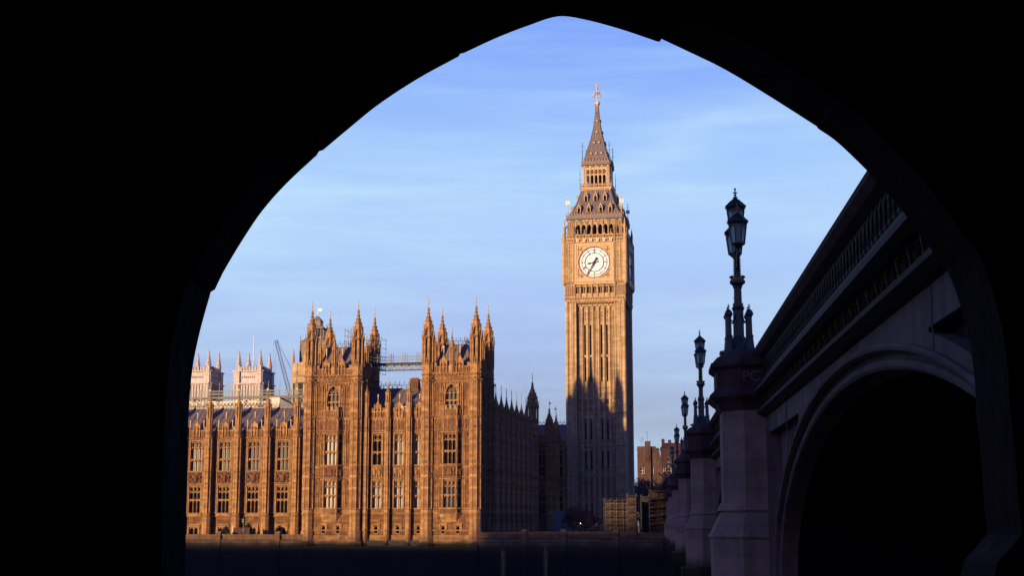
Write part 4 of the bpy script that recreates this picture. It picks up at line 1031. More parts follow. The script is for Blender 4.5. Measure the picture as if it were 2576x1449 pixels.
        P = lambda r, o=0.0: (r * math.sin(a) + o * math.cos(a), yh, DZ + r * math.cos(a) - o * math.sin(a))
        h.bar(P(-1.0), P(.2), .16, .17); h.bar(P(.2), P(3.3), .17, .07)
        h.add([P(-1.15, -.26), P(-.55, -.16), P(-.55, .16), P(-1.15, .26)], [(0, 1, 2, 3)])
        h.build('minute_hand', BLUEIRON, fo)
        h = MB(); a = 2 * math.pi * (8 + 35 / 60) / 12; yh = y - .38
        h.bar(P(-.75), P(.9), .20, .11); h.bar(P(.9), P(1.25), .11, .27); h.bar(P(1.25), P(1.72), .27, .02); h.bar(P(-.75), P(-.5), .3, .2)
        h.ball(0, y - .42, DZ, .3); h.build('hour_hand', BLUEIRON, fo)
        return fo
    d0 = dial()
    for k in range(1, 4): dup(d0, root, (0, 0, 0), k * math.pi / 2)
    # ---- balcony, belfry arcade, shields
    shp = []; be = MB(); sd_ = MB(); rc = MB(); gr = MB(); gd = MB(); bell = MB()
    for k in range(4):
        M = Q[k]; y = 6.75
        be.M = M @ Matrix.Translation((0, -y, -1.15)); gd.M = be.M
        be.box(-6.7, 6.7, -.1, .25, 62.3, 62.55); be.box(-6.7, 6.7, -.12, .2, 63.1, 63.28)
        for i in range(44):
            x = -6.6 + i * .307; be.box(x - .06, x + .06, 0, .12, 62.5, 63.12)
        for i in range(6):
            x = -3.62 + i * 1.45
            for a, b in (((0, .62), (.5, 0)), ((.5, 0), (0, -.62)), ((0, -.62), (-.5, 0)), ((-.5, 0), (0, .62))): be.bar((x + a[0], -.05, 63.0 + a[1]), (x + b[0], -.05, 63.0 + b[1]), .1)
            gd.knob(x, -.1, 63.0, .22)
            be.bar((x, .05, 63.6), (x, .05, 64.4), .1, .05); be.knob(x, .05, 64.4, .14)
            shp.append((M @ Vector((x, -6.75, 60.42)), k * math.pi / 2))
        y = 5.85; be.M = M @ Matrix.Translation((0, -y, -1.15))
        g = 8.4 / 7; hol = [(-4.2 + g * (i + .5) - .4, -4.2 + g * (i + .5) + .4, 62.6, 66.2) for i in range(7)]
        wall(be, -y, y, 62.4, 66.9, hol, 0, .7)
        for h in hol:
            c = (h[0] + h[1]) / 2
            arch_head(be, h[0], h[1], 65.0, 65.8, 66.2, .02, .5, 5)
            be.path([(x, -.08, z) for x, z in arch(h[0] - .08, h[1] + .08, 65.0, 66.5, 4)], .07); be.knob(c, -.08, 66.6, .13)
            be.box(h[0] - .26, h[0] - .14, -.22, .01, 62.4, 66.7)
        be.box(4.36, 4.48, -.22, .01, 62.4, 66.7)
        for q in (-1, 1):
            ribs(be, min(q * 4.55, q * 5.8), max(q * 4.55, q * 5.8), 62.5, 66.7, 3, .12, .15)
        # flying buttress and pinnacle at each corner
    be.M = Matrix.Translation((0, 0, -1.15))
    for k in range(4):
        a = math.pi / 4 + k * math.pi / 2; c, s = math.cos(a), math.sin(a); r0, r1 = 6.6 * 1.414, 5.8 * 1.414
        be.oct(6.62 * 1.414 * c, 6.62 * 1.414 * s, .24, 62.4, 65.0); be.oct(6.62 * 1.414 * c, 6.62 * 1.414 * s, .3, 65.0, 66.9, .03)
        for q in range(4): be.knob(6.62 * 1.414 * c, 6.62 * 1.414 * s, 65.2 + q * .4, .26 - q * .05)
        be.path([(r0 * c, r0 * s, 64.3), ((r0 * .6 + r1 * .4) * c, (r0 * .6 + r1 * .4) * s, 65.0), (r1 * c, r1 * s, 65.9)], .12)
        for d in (-1, 1):                                              # pinnacles beside the dial frames
            for sw in (0, 1):
                x, y = (4.5 * d, -6.8) if sw == 0 else (6.8, 4.5 * d)
                x, y = x * math.cos(k * math.pi / 2) - y * math.sin(k * math.pi / 2), x * math.sin(k * math.pi / 2) + y * math.cos(k * math.pi / 2)
                be.oct(x, y, .2, 61.6, 64.2); be.oct(x, y, .32, 64.2, 64.5, .2); be.oct(x, y, .26, 64.5, 65.4, .04)
    be.build('belfry', ST2, root)
    sd_.prism([(-.3, .75), (-.3, .25), (0, .02), (.3, .25), (.3, .75)], -.42, -.2); so_ = sd_.build('shield', WHITE, root)
    rc.box(-.055, .055, -.44, -.43, .06, .75); rc.box(-.3, .3, -.445, -.43, .4, .5); rc.build('red_cross', REDP, so_)
    for i, (p, a) in enumerate(shp):
        if i == 0: so_.location = p
        else: dup(so_, root, p, a)
    gd.build('gilded_boss', GOLD, root)
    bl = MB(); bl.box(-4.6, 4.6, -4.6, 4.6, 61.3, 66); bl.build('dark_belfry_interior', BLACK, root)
    # ---- lower iron roof
    def slope_roof(lo, hi, z0, z1, name, nb, bulge=0.0, mat=SLATE):
        m = MB(); K = 8; prof = [(lo + (hi - lo) * (t / K) - bulge * math.sin(math.pi * t / K), z0 + (z1 - z0) * t / K) for t in range(K + 1)]
        for k in range(4):
            m.M = Q[k]
            for (a, za), (b, zb) in zip(prof, prof[1:]): m.quad((-a, -a, za), (a, -a, za), (b, -b, zb), (-b, -b, zb))
            for i in range(nb + 1):
                t = -1 + 2 * i / nb
                m.path([(a * t, -a - .01, z) for a, z in prof], .05)
        m.M = Matrix.Identity(4)
        return m, prof
    m, prof = slope_roof(5.6, 3.05, 66.6, 73.0, 'roof', 14, .32)
    for k in range(4):
        m.M = Q[k]
        for (a, za), (b, zb) in zip(prof, prof[1:]):
            for j in range(2):
                t = (j + .5) / 2; m.knob(-(a + (b - a) * t) - .06, -(a + (b - a) * t) - .06, za + (zb - za) * t, .2)
    m.build('lower_roof', SLATE, root)
    # gilded cornice and cresting
    def gilded_cornice(h, z0, z1, z2, nsh, name):
        c = MB(); e = MB(); g = MB()
        for k in range(4):
            c.M = Q[k] @ Matrix.Translation((0, -h, 0)); e.M = c.M; g.M = c.M
            c.box(-h, h, -.02, .6, z0, z0 + (z1 - z0) * .55); mould(c, -h - .2, h + .2, z0 + (z1 - z0) * .5, (z1 - z0) * .5, .4)
            c.box(-h - .1, h + .1, -.3, .1, z1 - .02, z1 + (z2 - z1) * .55)
            n = int(h * 2 / .62); s = 2 * h / n
            for i in range(n):
                x = -h + s * (i + .5)
                e.knob(x, -.34, z1 + (z2 - z1) * .2, .13); e.knob(x + s / 2, -.32, z1 + (z2 - z1) * .5, .12); e.bar((x, -.2, z1 + (z2 - z1) * .5), (x, -.2, z2 - .1), .09, .05); e.knob(x, -.2, z2 - .05, .13)
            for i in range(nsh):
                x = -h + 2 * h * (i + .5) / nsh
                if i % 2 == 0: e.box(x - .24, x + .24, -.1, -.02, z0 + .05, z0 + .4)
                elif i in (1, nsh - 2, 3, nsh - 4): g.prism([(x - .26, z0 + .55), (x - .26, z0 + .2), (x, z0 - .02), (x + .26, z0 + .2), (x + .26, z0 + .55)], -.16, -.06)
                else: e.prism([(x - .24, z0 + .5), (x - .24, z0 + .2), (x, z0), (x + .24, z0 + .2), (x + .24, z0 + .5)], -.16, -.06)
        c.build(name, SLATE, root); e.build('gilded_cresting', OLDGOLDP, root); g.build('green_shield', GREENP, root)
    gilded_cornice(5.95, 65.2, 65.95, 67.3, 15, 'roof_cornice')
    def dormer():
        d = MB(); w = .42
        d.box(-w, -w + .13, -.5, .5, 0, 1.15); d.box(w - .13, w, -.5, .5, 0, 1.15); d.prism([(-w - .08, 1.1), (w + .08, 1.1), (0, 2.0)], -.52, .9)
        for q in (-1, 1): d.knob(q * (w + .02), -.5, 1.2, .12); d.knob(q * .22, -.52, 1.65, .1)
        d.bar((0, -.5, 1.9), (0, -.5, 2.45), .07, .03)
        o = d.build('dormer', PALEGOLD, root); b = MB(); b.quad((-w + .13, -.3, 0), (w - .13, -.3, 0), (w - .13, -.3, 1.1), (-w + .13, -.3, 1.1)); b.quad((-.2, -.54, 1.2), (.2, -.54, 1.2), (.02, -.54, 1.6), (-.02, -.54, 1.6)); b.build('dormer_opening', BLACK, o)
        return o
    dm = dormer(); used = False
    for k in range(4):
        for x, z in [(-3.5, 67.2), (-1.35, 67.2), (1.3, 67.2), (3.4, 67.2), (-2.1, 69.9), (0, 69.9), (2.1, 69.9)]:
            t = (z + .5 - 66.6) / 6.4; y = -(5.6 - 2.55 * t - .3 * math.sin(math.pi * t)) - .05
            p = Q[k] @ Vector((x, y, z))
            if not used: dm.location = p; used = True
            else: dup(dm, root, p, k * math.pi / 2)
    # ---- lantern storey
    la = MB(); h = 2.85
    for k in range(4):
        la.M = Q[k] @ Matrix.Translation((0, -h, 0))
        for i in range(6):
            x = -2.25 + .9 * i; la.box(x - .11, x + .11, -.14, .2, 73.2, 77.4)
        for x in (-2.75, 2.75, -2.5, 2.5): la.box(x - .08, x + .08, -.14, .2, 73.2, 77.4)
        for i in range(5):
            c = -2.25 + .9 * (i + .5); arch_head(la, c - .34, c + .34, 75.2, 75.8, 75.95, -.05, .15)
            for z in (76.15, 76.5): la.knob(c, 0, z, .17)
            la.bar((c, 0, 75.9), (c, 0, 76.9), .06); arch_head(la, c - .34, c + .34, 76.6, 76.95, 77.0, -.05, .1); la.box(c - .36, c + .36, -.08, .1, 77.0, 77.4)
        la.box(-3.35, 3.35, -.6, .1, 72.75, 73.0)
        for i in range(20):
            x = -3.3 + i * .347; la.box(x - .05, x + .05, -.55, -.45, 73.0, 73.75); la.knob(x, -.5, 73.8, .12)
        la.box(-3.35, 3.35, -.57, -.45, 73.5, 73.6)
        mould(la, -3.3, 3.3, 72.2, .6, .5, 0, .5)
    la.M = Matrix.Identity(4); la.build('lantern_stage', PALEGOLD, root)
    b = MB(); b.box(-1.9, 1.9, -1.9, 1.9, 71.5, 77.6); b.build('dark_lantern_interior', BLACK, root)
    gilded_cornice(2.95, 77.35, 78.05, 79.25, 9, 'spire_cornice')
    # ---- the spire
    sp = [(2.7, 78.8), (2.15, 80.9), (1.65, 82.6), (1.25, 84.1), (.86, 85.9), (.62, 87.4), (.44, 88.8), (.33, 90.1), (.26, 91.7)]
    m = MB()
    for k in range(4):
        m.M = Q[k]
        for (a, za), (b, zb) in zip(sp, sp[1:]): m.quad((-a, -a, za), (a, -a, za), (b, -b, zb), (-b, -b, zb))
        for i in range(9):
            t = -1 + i / 4
            pts = [(a * t, -a - .01, z) for a, z in sp if a > (.9 if i % 2 else .3)]
            m.path(pts, .045)
        for (a, za), (b, zb) in zip(sp[:-1], sp[1:]):
            n = max(1, int((zb - za) / .5))
            for j in range(n):
                t = (j + .5) / n; q = a + (b - a) * t; m.knob(-q - .05, -q - .05, za + (zb - za) * t, .15)
    m.M = Matrix.Identity(4); so = m.build('spire', SLATE, root)
    l = MB(); l.prism([(-.26, 0), (.26, 0), (0, .55)], -.3, .5); lo = l.build('spire_light', PALEGOLD, root); used = False
    for k in range(4):
        for x, z in ((-1.15, 80.3), (0, 80.3), (1.15, 80.3), (-.55, 82.8), (.55, 82.8), (0, 85.2), (0, 87.8)):
            y = 0
            for (a, za), (b, zb) in zip(sp, sp[1:]):
                if za <= z <= zb: y = a + (b - a) * (z - za) / (zb - za)
            p = Q[k] @ Vector((x, -y - .02, z))
            if not used: lo.location = p; used = True
            else: dup(lo, root, p, k * math.pi / 2)
    f = MB(); f.oct(0, 0, .3, 91.3, 91.7, .5); f.oct(0, 0, .66, 91.7, 92.1)
    for i in range(8):
        a = math.pi / 8 + i * math.pi / 4; f.knob(.6 * math.cos(a), .6 * math.sin(a), 92.15, .16)
    f.bar((0, 0, 91.5), (0, 0, 96.2), .15, .07, 8); f.ball(0, 0, 93.2, .2)
    for i in range(8):
        a = i * math.pi / 4; c, s = math.cos(a), math.sin(a); w = 1.0
        f.path([(0, 0, 93.7), (.35 * c, .35 * s, 94.25), (.75 * c, .75 * s, 94.1), (.98 * c, .98 * s, 93.6)], .07); f.knob(.98 * c, .98 * s, 93.55, .15); f.knob(.55 * c, .55 * s, 94.3, .15)
    f.ball(0, 0, 95.3, .34); f.bar((-.35, 0, 96.1), (.35, 0, 96.1), .08); f.bar((0, -.35, 96.1), (0, .35, 96.1), .08); f.knob(0, 0, 96.45, .16); f.knob(-.36, 0, 96.1, .12); f.knob(.36, 0, 96.1, .12)
    f.build('finial', GOLDP, root)
    # corner standards of both roofs
    def standard(z0, h, flag):
        v = MB(); v.bar((0, 0, z0), (0, 0, z0 + h), .10, .05, 6); v.ball(0, 0, z0 + h * .33, .16); v.ball(0, 0, z0 + h, .13)
        v.box(-.42, .42, -.03, .03, z0 + h * .58, z0 + h * .74) if flag else v.bar((-.4, 0, z0 + h * .62), (.4, 0, z0 + h * .62), .05)
        v.bar((0, -.3, z0 + h * .86), (0, .3, z0 + h * .86), .05); v.bar((-.3, 0, z0 + h * .86), (.3, 0, z0 + h * .86), .05)
        return v.build('corner_standard', GOLDP if flag else GTUBE, root)
    a_, b_ = standard(66.2, 4.8, True), standard(78.0, 4.6, False); us = [False, False]
    for k in range(4):
        a = math.pi / 4 + k * math.pi / 2; c, s = math.cos(a) * math.sqrt(2), math.sin(a) * math.sqrt(2)
        for j, (o, r) in enumerate(((a_, 5.9), (b_, 3.0))):
            loc = (r * c, r * s, 0)
            if not us[j]: o.location = loc; us[j] = True
            else: dup(o, root, loc)
    g = MB()                                                           # thin standards round the lantern balcony
    for k in range(4):
        a = math.pi / 4 + k * math.pi / 2; c, s = math.cos(a) * math.sqrt(2), math.sin(a) * math.sqrt(2)
        g.bar((3.5 * c, 3.5 * s, 72.6), (3.5 * c, 3.5 * s, 77.2), .09, .03); g.knob(3.5 * c, 3.5 * s, 74.6, .16); g.knob(3.5 * c, 3.5 * s, 75.8, .14)
    g.build('balcony_standard', GTUBE, root)
    lift = lambda z: z if z < 66 else z + (z - 66) * .0625
    done = set()
    for o in root.children:
        if o.location.z > 60: o.location.z = lift(o.location.z)
        elif o.type == 'MESH' and o.data.name not in done:
            done.add(o.data.name)
            for v in o.data.vertices: v.co.z = lift(v.co.z)
OLDGOLDP = grime('weathered_gilding', (0.40, 0.25, 0.14), (0.20, 0.11, 0.06), 0.5, 0.3, 5.0)
GOLDP = grime('bright_gilding', (0.80, 0.62, 0.34), (0.55, 0.38, 0.18), 0.35, 0.5, 3.0)
clock_tower()

# ------------------------------------------------------------------ the road bridge (local x = away from the river view, y = along the bridge)
BR = math.atan(.097)
def bridge():
    root = thing('road_bridge', 'dark arched road bridge on octagonal granite piers running towards the clock tower', 'bridge', (3.25, 0, 0), -BR)
    zr = lambda s: 5.4 - .7 * ((s - 148) / 130) ** 2                   # top of the handrail, gently cambered
    PIER = [42.0, 75.0, 111.0, 148.5, 184.5, 217.5]; edges = [10.0] + PIER + [247.0]; hw = 1.47
    Z0 = -1.63
    def sweep(mb, s0, s1, prof, n=24):
        S = [s0 + (s1 - s0) * i / n for i in range(n + 1)]
        for a, b in zip(S, S[1:]):
            for (x0, z0), (x1, z1) in zip(prof, prof[1:]):
                mb.quad((x0, a, zr(a) + z0), (x0, b, zr(b) + z0), (x1, b, zr(b) + z1), (x1, a, zr(a) + z1))
    for i in range(7):
        sa = edges[i] + (hw if i else 0.3); sb = edges[i + 1] - hw
        c = (sa + sb) / 2; a = (sb - sa) / 2 - .5; bb = 3.75
        if i == 0: c, a = 24.3, 13.95
        bb = min(zr(c) - 2.85 - Z0, 4.2) if i else 3.9
        def ell(s, o):
            t = 1 - ((s - c) / (a + o)) ** 2
            return Z0 + (bb + o) * math.sqrt(t) if t > 0 else -9.5
        # spandrel wall with two sunk panels beside the piers
        w = MB(); n = 120; S = [sa + (sb - sa) * k / n for k in range(n + 1)]
        top = lambda s: zr(s) - 1.9
        pt = lambda s: zr(s) - 2.42
        for p, q in zip(S, S[1:]):
            m = (p + q) / 2
            lo = lambda s: ell(s, .39) if abs(s - c) < a + .39 else -9.5
            l0, l1 = lo(p), lo(q)
            if abs(m - c) >= a + .39: l0 = l1 = -9.5
            pn = lambda s: max(ell(s, .62), -1.2)
            inp = abs(m - c) > 7.3 and pt(m) > pn(m) + .05 and min(m - sa, sb - m) > .75
            if inp:
                w.quad((0, p, l0), (0, q, l1), (0, q, pn(q)), (0, p, pn(p))); w.quad((0, p, pt(p)), (0, q, pt(q)), (0, q, top(q)), (0, p, top(p)))
                w.quad((.32, p, pn(p)), (.32, q, pn(q)), (.32, q, pt(q)), (.32, p, pt(p)))
                w.quad((0, p, pn(p)), (0, q, pn(q)), (.32, q, pn(q)), (.32, p, pn(p))); w.quad((0, p, pt(p)), (0, q, pt(q)), (.32, q, pt(q)), (.32, p, pt(p)))
                if (i or m > c) and int(m / .5) != int((q + .12) / .5): w.bar((.24, m, pn(m)), (.24, m + .35, min(pt(m), pn(m) + 1.1)), .04); w.bar((.24, m, pn(m)), (.24, m - .35, min(pt(m), pn(m) + 1.1)), .04)
            else: w.quad((0, p, l0), (0, q, l1), (0, q, top(q)), (0, p, top(p)))
        for s in (sa + .75, sb - .75): w.quad((0, s, -1.2), (.32, s, -1.2), (.32, s, pt(s)), (0, s, pt(s)))
        for s in (sa + .62, sb - .62): w.box(-.07, .01, s - .07, s + .07, -5, pt(s) + .12)
        for k in range(1, 5):                                          # plate joints
            s = sa + (sb - sa) * k / 5
            if abs(s - c) < a: w.box(-.012, .005, s - .02, s + .02, ell(s, .42), top(s))
        w.build('spandrel', SPAN, root)
        # arch ring: hood, hollow, roll and soffit
        r = MB(); prof = [(.42, .01), (.42, -.05), (.38, -.08), (.33, -.06), (.30, .02), (.29, .10), (.25, .14), (.22, .12), (.19, .07), (.15, .05), (.10, .06), (.06, .10), (.04, .2), (.03, .36), (0, .5)]
        K = 56
        def ring(o): return [(c + (a + o) * math.cos(math.pi * k / K), Z0 + (bb + o) * math.sin(math.pi * k / K)) for k in range(K + 1)]
        for (o0, x0), (o1, x1) in zip(prof, prof[1:]):
            A, B = ring(o0), ring(o1)
            for k in range(K): r.quad((x0, *A[k]), (x0, *A[k + 1]), (x1, *B[k + 1]), (x1, *B[k]))
            for k in (0, K): r.quad((x0, *A[k]), (x1, *B[k]), (x1, B[k][0], -9.5), (x0, A[k][0], -9.5))
        r.build('arch_ring', SPAN, root, True)
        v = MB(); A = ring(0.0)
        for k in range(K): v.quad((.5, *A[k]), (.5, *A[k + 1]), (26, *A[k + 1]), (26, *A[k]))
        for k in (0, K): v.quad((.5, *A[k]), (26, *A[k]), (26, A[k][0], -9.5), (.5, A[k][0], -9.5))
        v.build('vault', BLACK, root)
        # handrail, balustrade of pointed loops, ledge, gilded frieze
        h = MB(); sweep(h, sa - .05, sb + .05, [(.2, -.28), (-.06, -.28), (-.2, -.22), (-.3, -.12), (-.32, -.05), (-.24, 0), (.1, .02), (.4, -.04), (.4, -.28)]); h.build('handrail', CAPG, root, True)
        g = MB(); sweep(g, sa - .05, sb + .05, [(.16, -.28), (.16, -.88)]); sweep(g, sa - .05, sb + .05, [(-.1, -.86), (-.1, -1.08), (.16, -1.08)]); sweep(g, sa - .05, sb + .05, [(-.1, -.86), (.16, -.86)])
        n = int((sb - sa) / .38); st_ = (sb - sa) / n
        if i < 3:
            for k in range(n):
                p, q = sa + st_ * k, sa + st_ * (k + 1); m = (p + q) / 2; z = zr(m)
                for u0, u1 in ((p, m), (q, m)):
                    d = (u1 - u0)
                    g.path([(-.03, u0 + d * .12, z - .86), (-.03, u0 + d * .0, z - .62), (-.03, u0 + d * .25, z - .42), (-.03, u1, z - .28)], .026)
                    g.path([(-.03, u0, z - .28), (-.03, u0 + d * .22, z - .55)], .02)
                    g.path([(-.03, u0 + d * .1, z - .8), (-.03, u0 + d * .38, z - .72), (-.03, u0 + d * .55, z - .84)], .03)
                g.knob(-.03, p, z - .8, .07); g.knob(.06, m, z - .6, .1)
        else:
            for k in range(n): g.bar((-.03, sa + st_ * k, zr(sa + st_ * k) - .87), (-.03, sa + st_ * k, zr(sa + st_ * k) - .28), .06)
        g.build('balustrade', IRONG, root)
        l = MB(); sweep(l, sa - .05, sb + .05, [(-.1, -1.08), (-.16, -1.1), (-.34, -1.2), (-.36, -1.3), (-.22, -1.36), (-.05, -1.38), (-.03, -1.66), (-.12, -1.7), (-.26, -1.76), (-.26, -1.84), (-.1, -1.92), (.02, -1.95)]); l.build('cornice', CORN, root, True)
        n = int((sb - sa) / .42); st_ = (sb - sa) / n
        def trefoil(f, s, z):
            for dz, dy, rr in ((-1.45, 0, .055), (-1.52, .06, .05), (-1.52, -.06, .05), (-1.58, 0, .05), (-1.63, .05, .045), (-1.63, -.05, .045)): f.knob(-.1, s + dy, z + dz, rr)
        def fleur(f, s, z):
            f.bar((-.1, s, z - 1.64), (-.12, s, z - 1.44), .03, .05); f.knob(-.12, s + .06, z - 1.42, .05); f.knob(-.12, s - .06, z - 1.42, .05)
        if i == 0:
            pro = []
            for fn in (trefoil, fleur):
                f = MB(); fn(f, 0, 0); pro.append(f.build('frieze_ornament', FRIEZE, root))
            for k in range(n):
                s = sa + st_ * (k + .5); loc = (0, s, zr(s))
                if k < 2: pro[k].location = loc
                else: dup(pro[k % 2], root, loc)
        else:
            f = MB()
            for k in range(n):
                s = sa + st_ * (k + .5)
                (trefoil if k % 2 else fleur)(f, s, zr(s))
            tag(f.build('gilded_frieze', FRIEZE, root), None, None, None, 'stuff')
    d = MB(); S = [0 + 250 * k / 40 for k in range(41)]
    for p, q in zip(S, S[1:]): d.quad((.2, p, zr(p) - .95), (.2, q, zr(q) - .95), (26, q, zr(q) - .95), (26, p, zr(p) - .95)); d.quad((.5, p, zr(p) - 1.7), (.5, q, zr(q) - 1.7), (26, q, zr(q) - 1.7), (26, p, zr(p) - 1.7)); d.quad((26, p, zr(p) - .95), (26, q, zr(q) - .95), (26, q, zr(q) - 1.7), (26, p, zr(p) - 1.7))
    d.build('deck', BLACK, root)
    def plan(e, x=.25):
        k = e * .41
        return [(x, -hw - e), (x, hw + e), (-.62 - k, hw + e), (-1.2 - e, .87 + k), (-1.2 - e, -.87 - k), (-.62 - k, -hw - e)]
    P0 = Matrix.Identity(4)
    def pier():
        m = MB()
        m.plan(plan(0), .62, 3.32); m.plan(plan(.10), .5, .62, plan(.02)); m.plan(plan(.14), .38, .5, plan(.1))
        m.plan(plan(.34), -.25, .38, plan(.04)); m.plan(plan(.42), -.36, -.25, plan(.36)); m.plan(plan(.34), -2.3, -.36)
        m.plan(plan(.75), -9.5, -2.3, plan(.6))
        o = m.build('pier', GRAN, root)
        k = MB()
        k.plan(plan(.03), 3.2, 3.42, plan(.14)); k.plan(plan(.16), 3.42, 3.58, plan(.34)); k.plan(plan(.34), 3.58, 3.66); k.plan(plan(.34), 3.66, 3.86, plan(.14))
        k.plan(plan(.14), 3.86, 4.36); k.plan(plan(.15), 4.36, 4.46, plan(.28)); k.plan(plan(.29), 4.46, 4.58); k.plan(plan(.26), 4.58, 4.74, plan(.12)); k.plan(plan(.12), 4.74, 4.98, plan(-.3, .25))
        k.build('pier_cap', CAPG, o)
        return o
    po = pier()
    tex = bpy.data.curves.new('graffiti', 'FONT'); tex.body = 'PC'; tex.size = .42; tex.extrude = .002; tex.offset = .006
    to = bpy.data.objects.new('graffiti_tmp', tex); COL.objects.link(to)
    me = bpy.data.meshes.new_from_object(to.evaluated_get(bpy.context.evaluated_depsgraph_get())); COL.objects.unlink(to); bpy.data.objects.remove(to)
    me.materials.clear(); me.materials.append(CHALK)
    for k, s in enumerate(PIER):
        loc = (0, s, (zr(s) - zr(42)) * .55)
        if k == 0: po.location = loc
        else: dup(po, root, loc)
    gr = bpy.data.objects.new('graffiti', me); COL.objects.link(gr); gr.parent = root
    gr.location = (-.66, PIER[0] - hw - .152, 4.0); gr.rotation_euler = (math.pi / 2, 0, 0)
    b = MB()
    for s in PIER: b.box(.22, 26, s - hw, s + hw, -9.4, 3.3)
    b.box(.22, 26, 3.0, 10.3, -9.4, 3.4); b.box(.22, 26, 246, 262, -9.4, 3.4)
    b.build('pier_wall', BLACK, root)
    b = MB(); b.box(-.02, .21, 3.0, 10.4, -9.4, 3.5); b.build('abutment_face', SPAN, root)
    return root, PIER, zr
bridge_root, PIER, zr = bridge()
def lamp_world(s):
    v = Vector((3.25, 0, 0)) + Matrix.Rotation(-BR, 3, 'Z') @ Vector((-.62, s, 0))
    v.z = 4.96 + (zr(s) - zr(42)) * .55
    return v
def street_lamp(label, loc):
    root = thing('street_lamp', label, 'street lamp', loc, -BR, 'triple lamp standards on the bridge piers')
    b = MB(); b.oct(0, 0, .62, -.02, .06); b.oct(0, 0, .40, .06, .42, .22)
    b.oct(0, 0, .17, .3, 1.5, .16); b.oct(0, 0, .22, .42, .52, .17); b.oct(0, 0, .17, 1.28, 1.36, .2); b.oct(0, 0, .2, 1.36, 1.42, .15); b.oct(0, 0, .125, 1.42, 2.05, .115)
    b.oct(0, 0, .14, 1.96, 2.02, .15)
    b.build('column', LAMPM, root)
    cp = MB(); cp.oct(0, 0, .17, 0, .06, .15); cp.oct(0, 0, .14, .06, .42, .10); cp.oct(0, 0, .125, .42, .48, .1); cp.oct(0, 0, .085, .48, 1.02, .078); cp.oct(0, 0, .09, 1.02, 1.08, .125)
    cp.lathe(0, 0, [(.13, 1.08), (.125, 1.12), (.09, 1.19), (.03, 1.25)], 8); cp.bar((0, 0, 1.24), (0, 0, 1.36), .02, .016); cp.bar((-.04, 0, 1.31), (.04, 0, 1.31), .018); cp.knob(0, 0, 1.37, .03)
    cp.bar((0, 0, .30), (-.2, 0, .55), .03) if False else None
    c0 = cp.build('colonnette', LAMPM, root)
    pos = [(.30, .30), (-.30, .30), (-.30, -.30), (.30, -.30)]
    c0.location = (*pos[0], .04)
    for p in pos[1:]: dup(c0, root, (*p, .04))
    t = MB()
    for x, y in pos: t.path([(x * .9, y * .9, 1.02), (x * .55, y * .55, .92), (x * .35, y * .35, 1.14)], .018)
    t.build('brace', LAMPM, root)
    k = MB(); k.oct(0, 0, .12, 2.0, 2.1, .22); k.oct(0, 0, .24, 2.1, 2.18); k.build('collar', LAMPM, root)
    k = MB(); k.oct(0, 0, .205, 2.18, 2.26)
    for i in range(16):
        a = 2 * math.pi * i / 16; k.knob(.2 * math.cos(a), .2 * math.sin(a), 2.29, .045)
    k.build('gilded_crown', OLDGOLD, root)
    n = MB(); n.oct(0, 0, .105, 2.2, 3.0, .085); n.oct(0, 0, .085, 3.0, 3.75, .06); n.oct(0, 0, .1, 2.98, 3.04, .13)
    n.build('neck', LAMPM, root)
    g = MB()
    for i in range(8):
        a = i * math.pi / 4
        for z in range(9): g.knob(.1 * math.cos(a), .1 * math.sin(a), 2.32 + z * .075, .026)
    g.build('gilded_beading', OLDGOLD, root)
    ar = MB()
    for s in (-1, 1): ar.path([(0, s * .07, 2.5), (0, s * .42, 2.62), (0, s * .68, 2.78), (0, s * .8, 3.0), (0, s * .8, 3.1)], .045, 6); ar.path([(0, s * .07, 2.95), (0, s * .3, 2.98), (0, s * .45, 2.85), (0, s * .6, 2.74)], .03, 6); ar.knob(0, s * .42, 2.9, .06); ar.path([(0, s * .8, 2.98), (0, s * .95, 2.88), (0, s * .86, 2.8)], .025)
    ar.build('arm', LAMPM, root)
    def lantern(loc):
        f = MB(); r0, r1, h = .205, .275, .60
        f.oct(0, 0, .05, -.12, 0, .12); f.oct(0, 0, r0 + .015, 0, .04); f.oct(0, 0, r1 + .01, h - .02, h + .05, r1 + .05)
        for i in range(8):
            a = math.pi / 8 + i * math.pi / 4; f.bar((r0 * math.cos(a), r0 * math.sin(a), .02), (r1 * math.cos(a), r1 * math.sin(a), h), .016)
            f.bar((r0 * math.cos(a), r0 * math.sin(a), .02), (.05 * math.cos(a), .05 * math.sin(a), -.12), .014)
            a2 = a + math.pi / 4; m = ((r1 * math.cos(a) + r1 * math.cos(a2)) / 2, (r1 * math.sin(a) + r1 * math.sin(a2)) / 2)
            f.bar((r1 * .99 * math.cos(a), r1 * .99 * math.sin(a), h - .13), (m[0], m[1], h - .02), .012); f.bar((r1 * .99 * math.cos(a2), r1 * .99 * math.sin(a2), h - .13), (m[0], m[1], h - .02), .012)
            f.knob((r1 + .04) * math.cos(a), (r1 + .04) * math.sin(a), h + .07, .03)
        o = f.build('lantern', LAMPM, root); o.location = loc
        gl = MB(); gl.lathe(0, 0, [(r0 - .005, .03), (r1 - .008, h)], 8); gl.build('lantern_glass', LGLASS, o)
        d = MB(); d.lathe(0, 0, [(r1 + .04, h + .04), (r1 + .01, h + .09), (.21, h + .17), (.12, h + .25), (.06, h + .30), (.045, h + .34)], 8)
        for i in range(8):
            a = math.pi / 8 + i * math.pi / 4
            d.path([(rr * math.cos(a), rr * math.sin(a), zz) for rr, zz in ((r1 + .045, h + .05), (r1 + .015, h + .1), (.215, h + .18), (.125, h + .26), (.06, h + .31))], .013)
        d.build('lantern_roof', LAMPM, o)
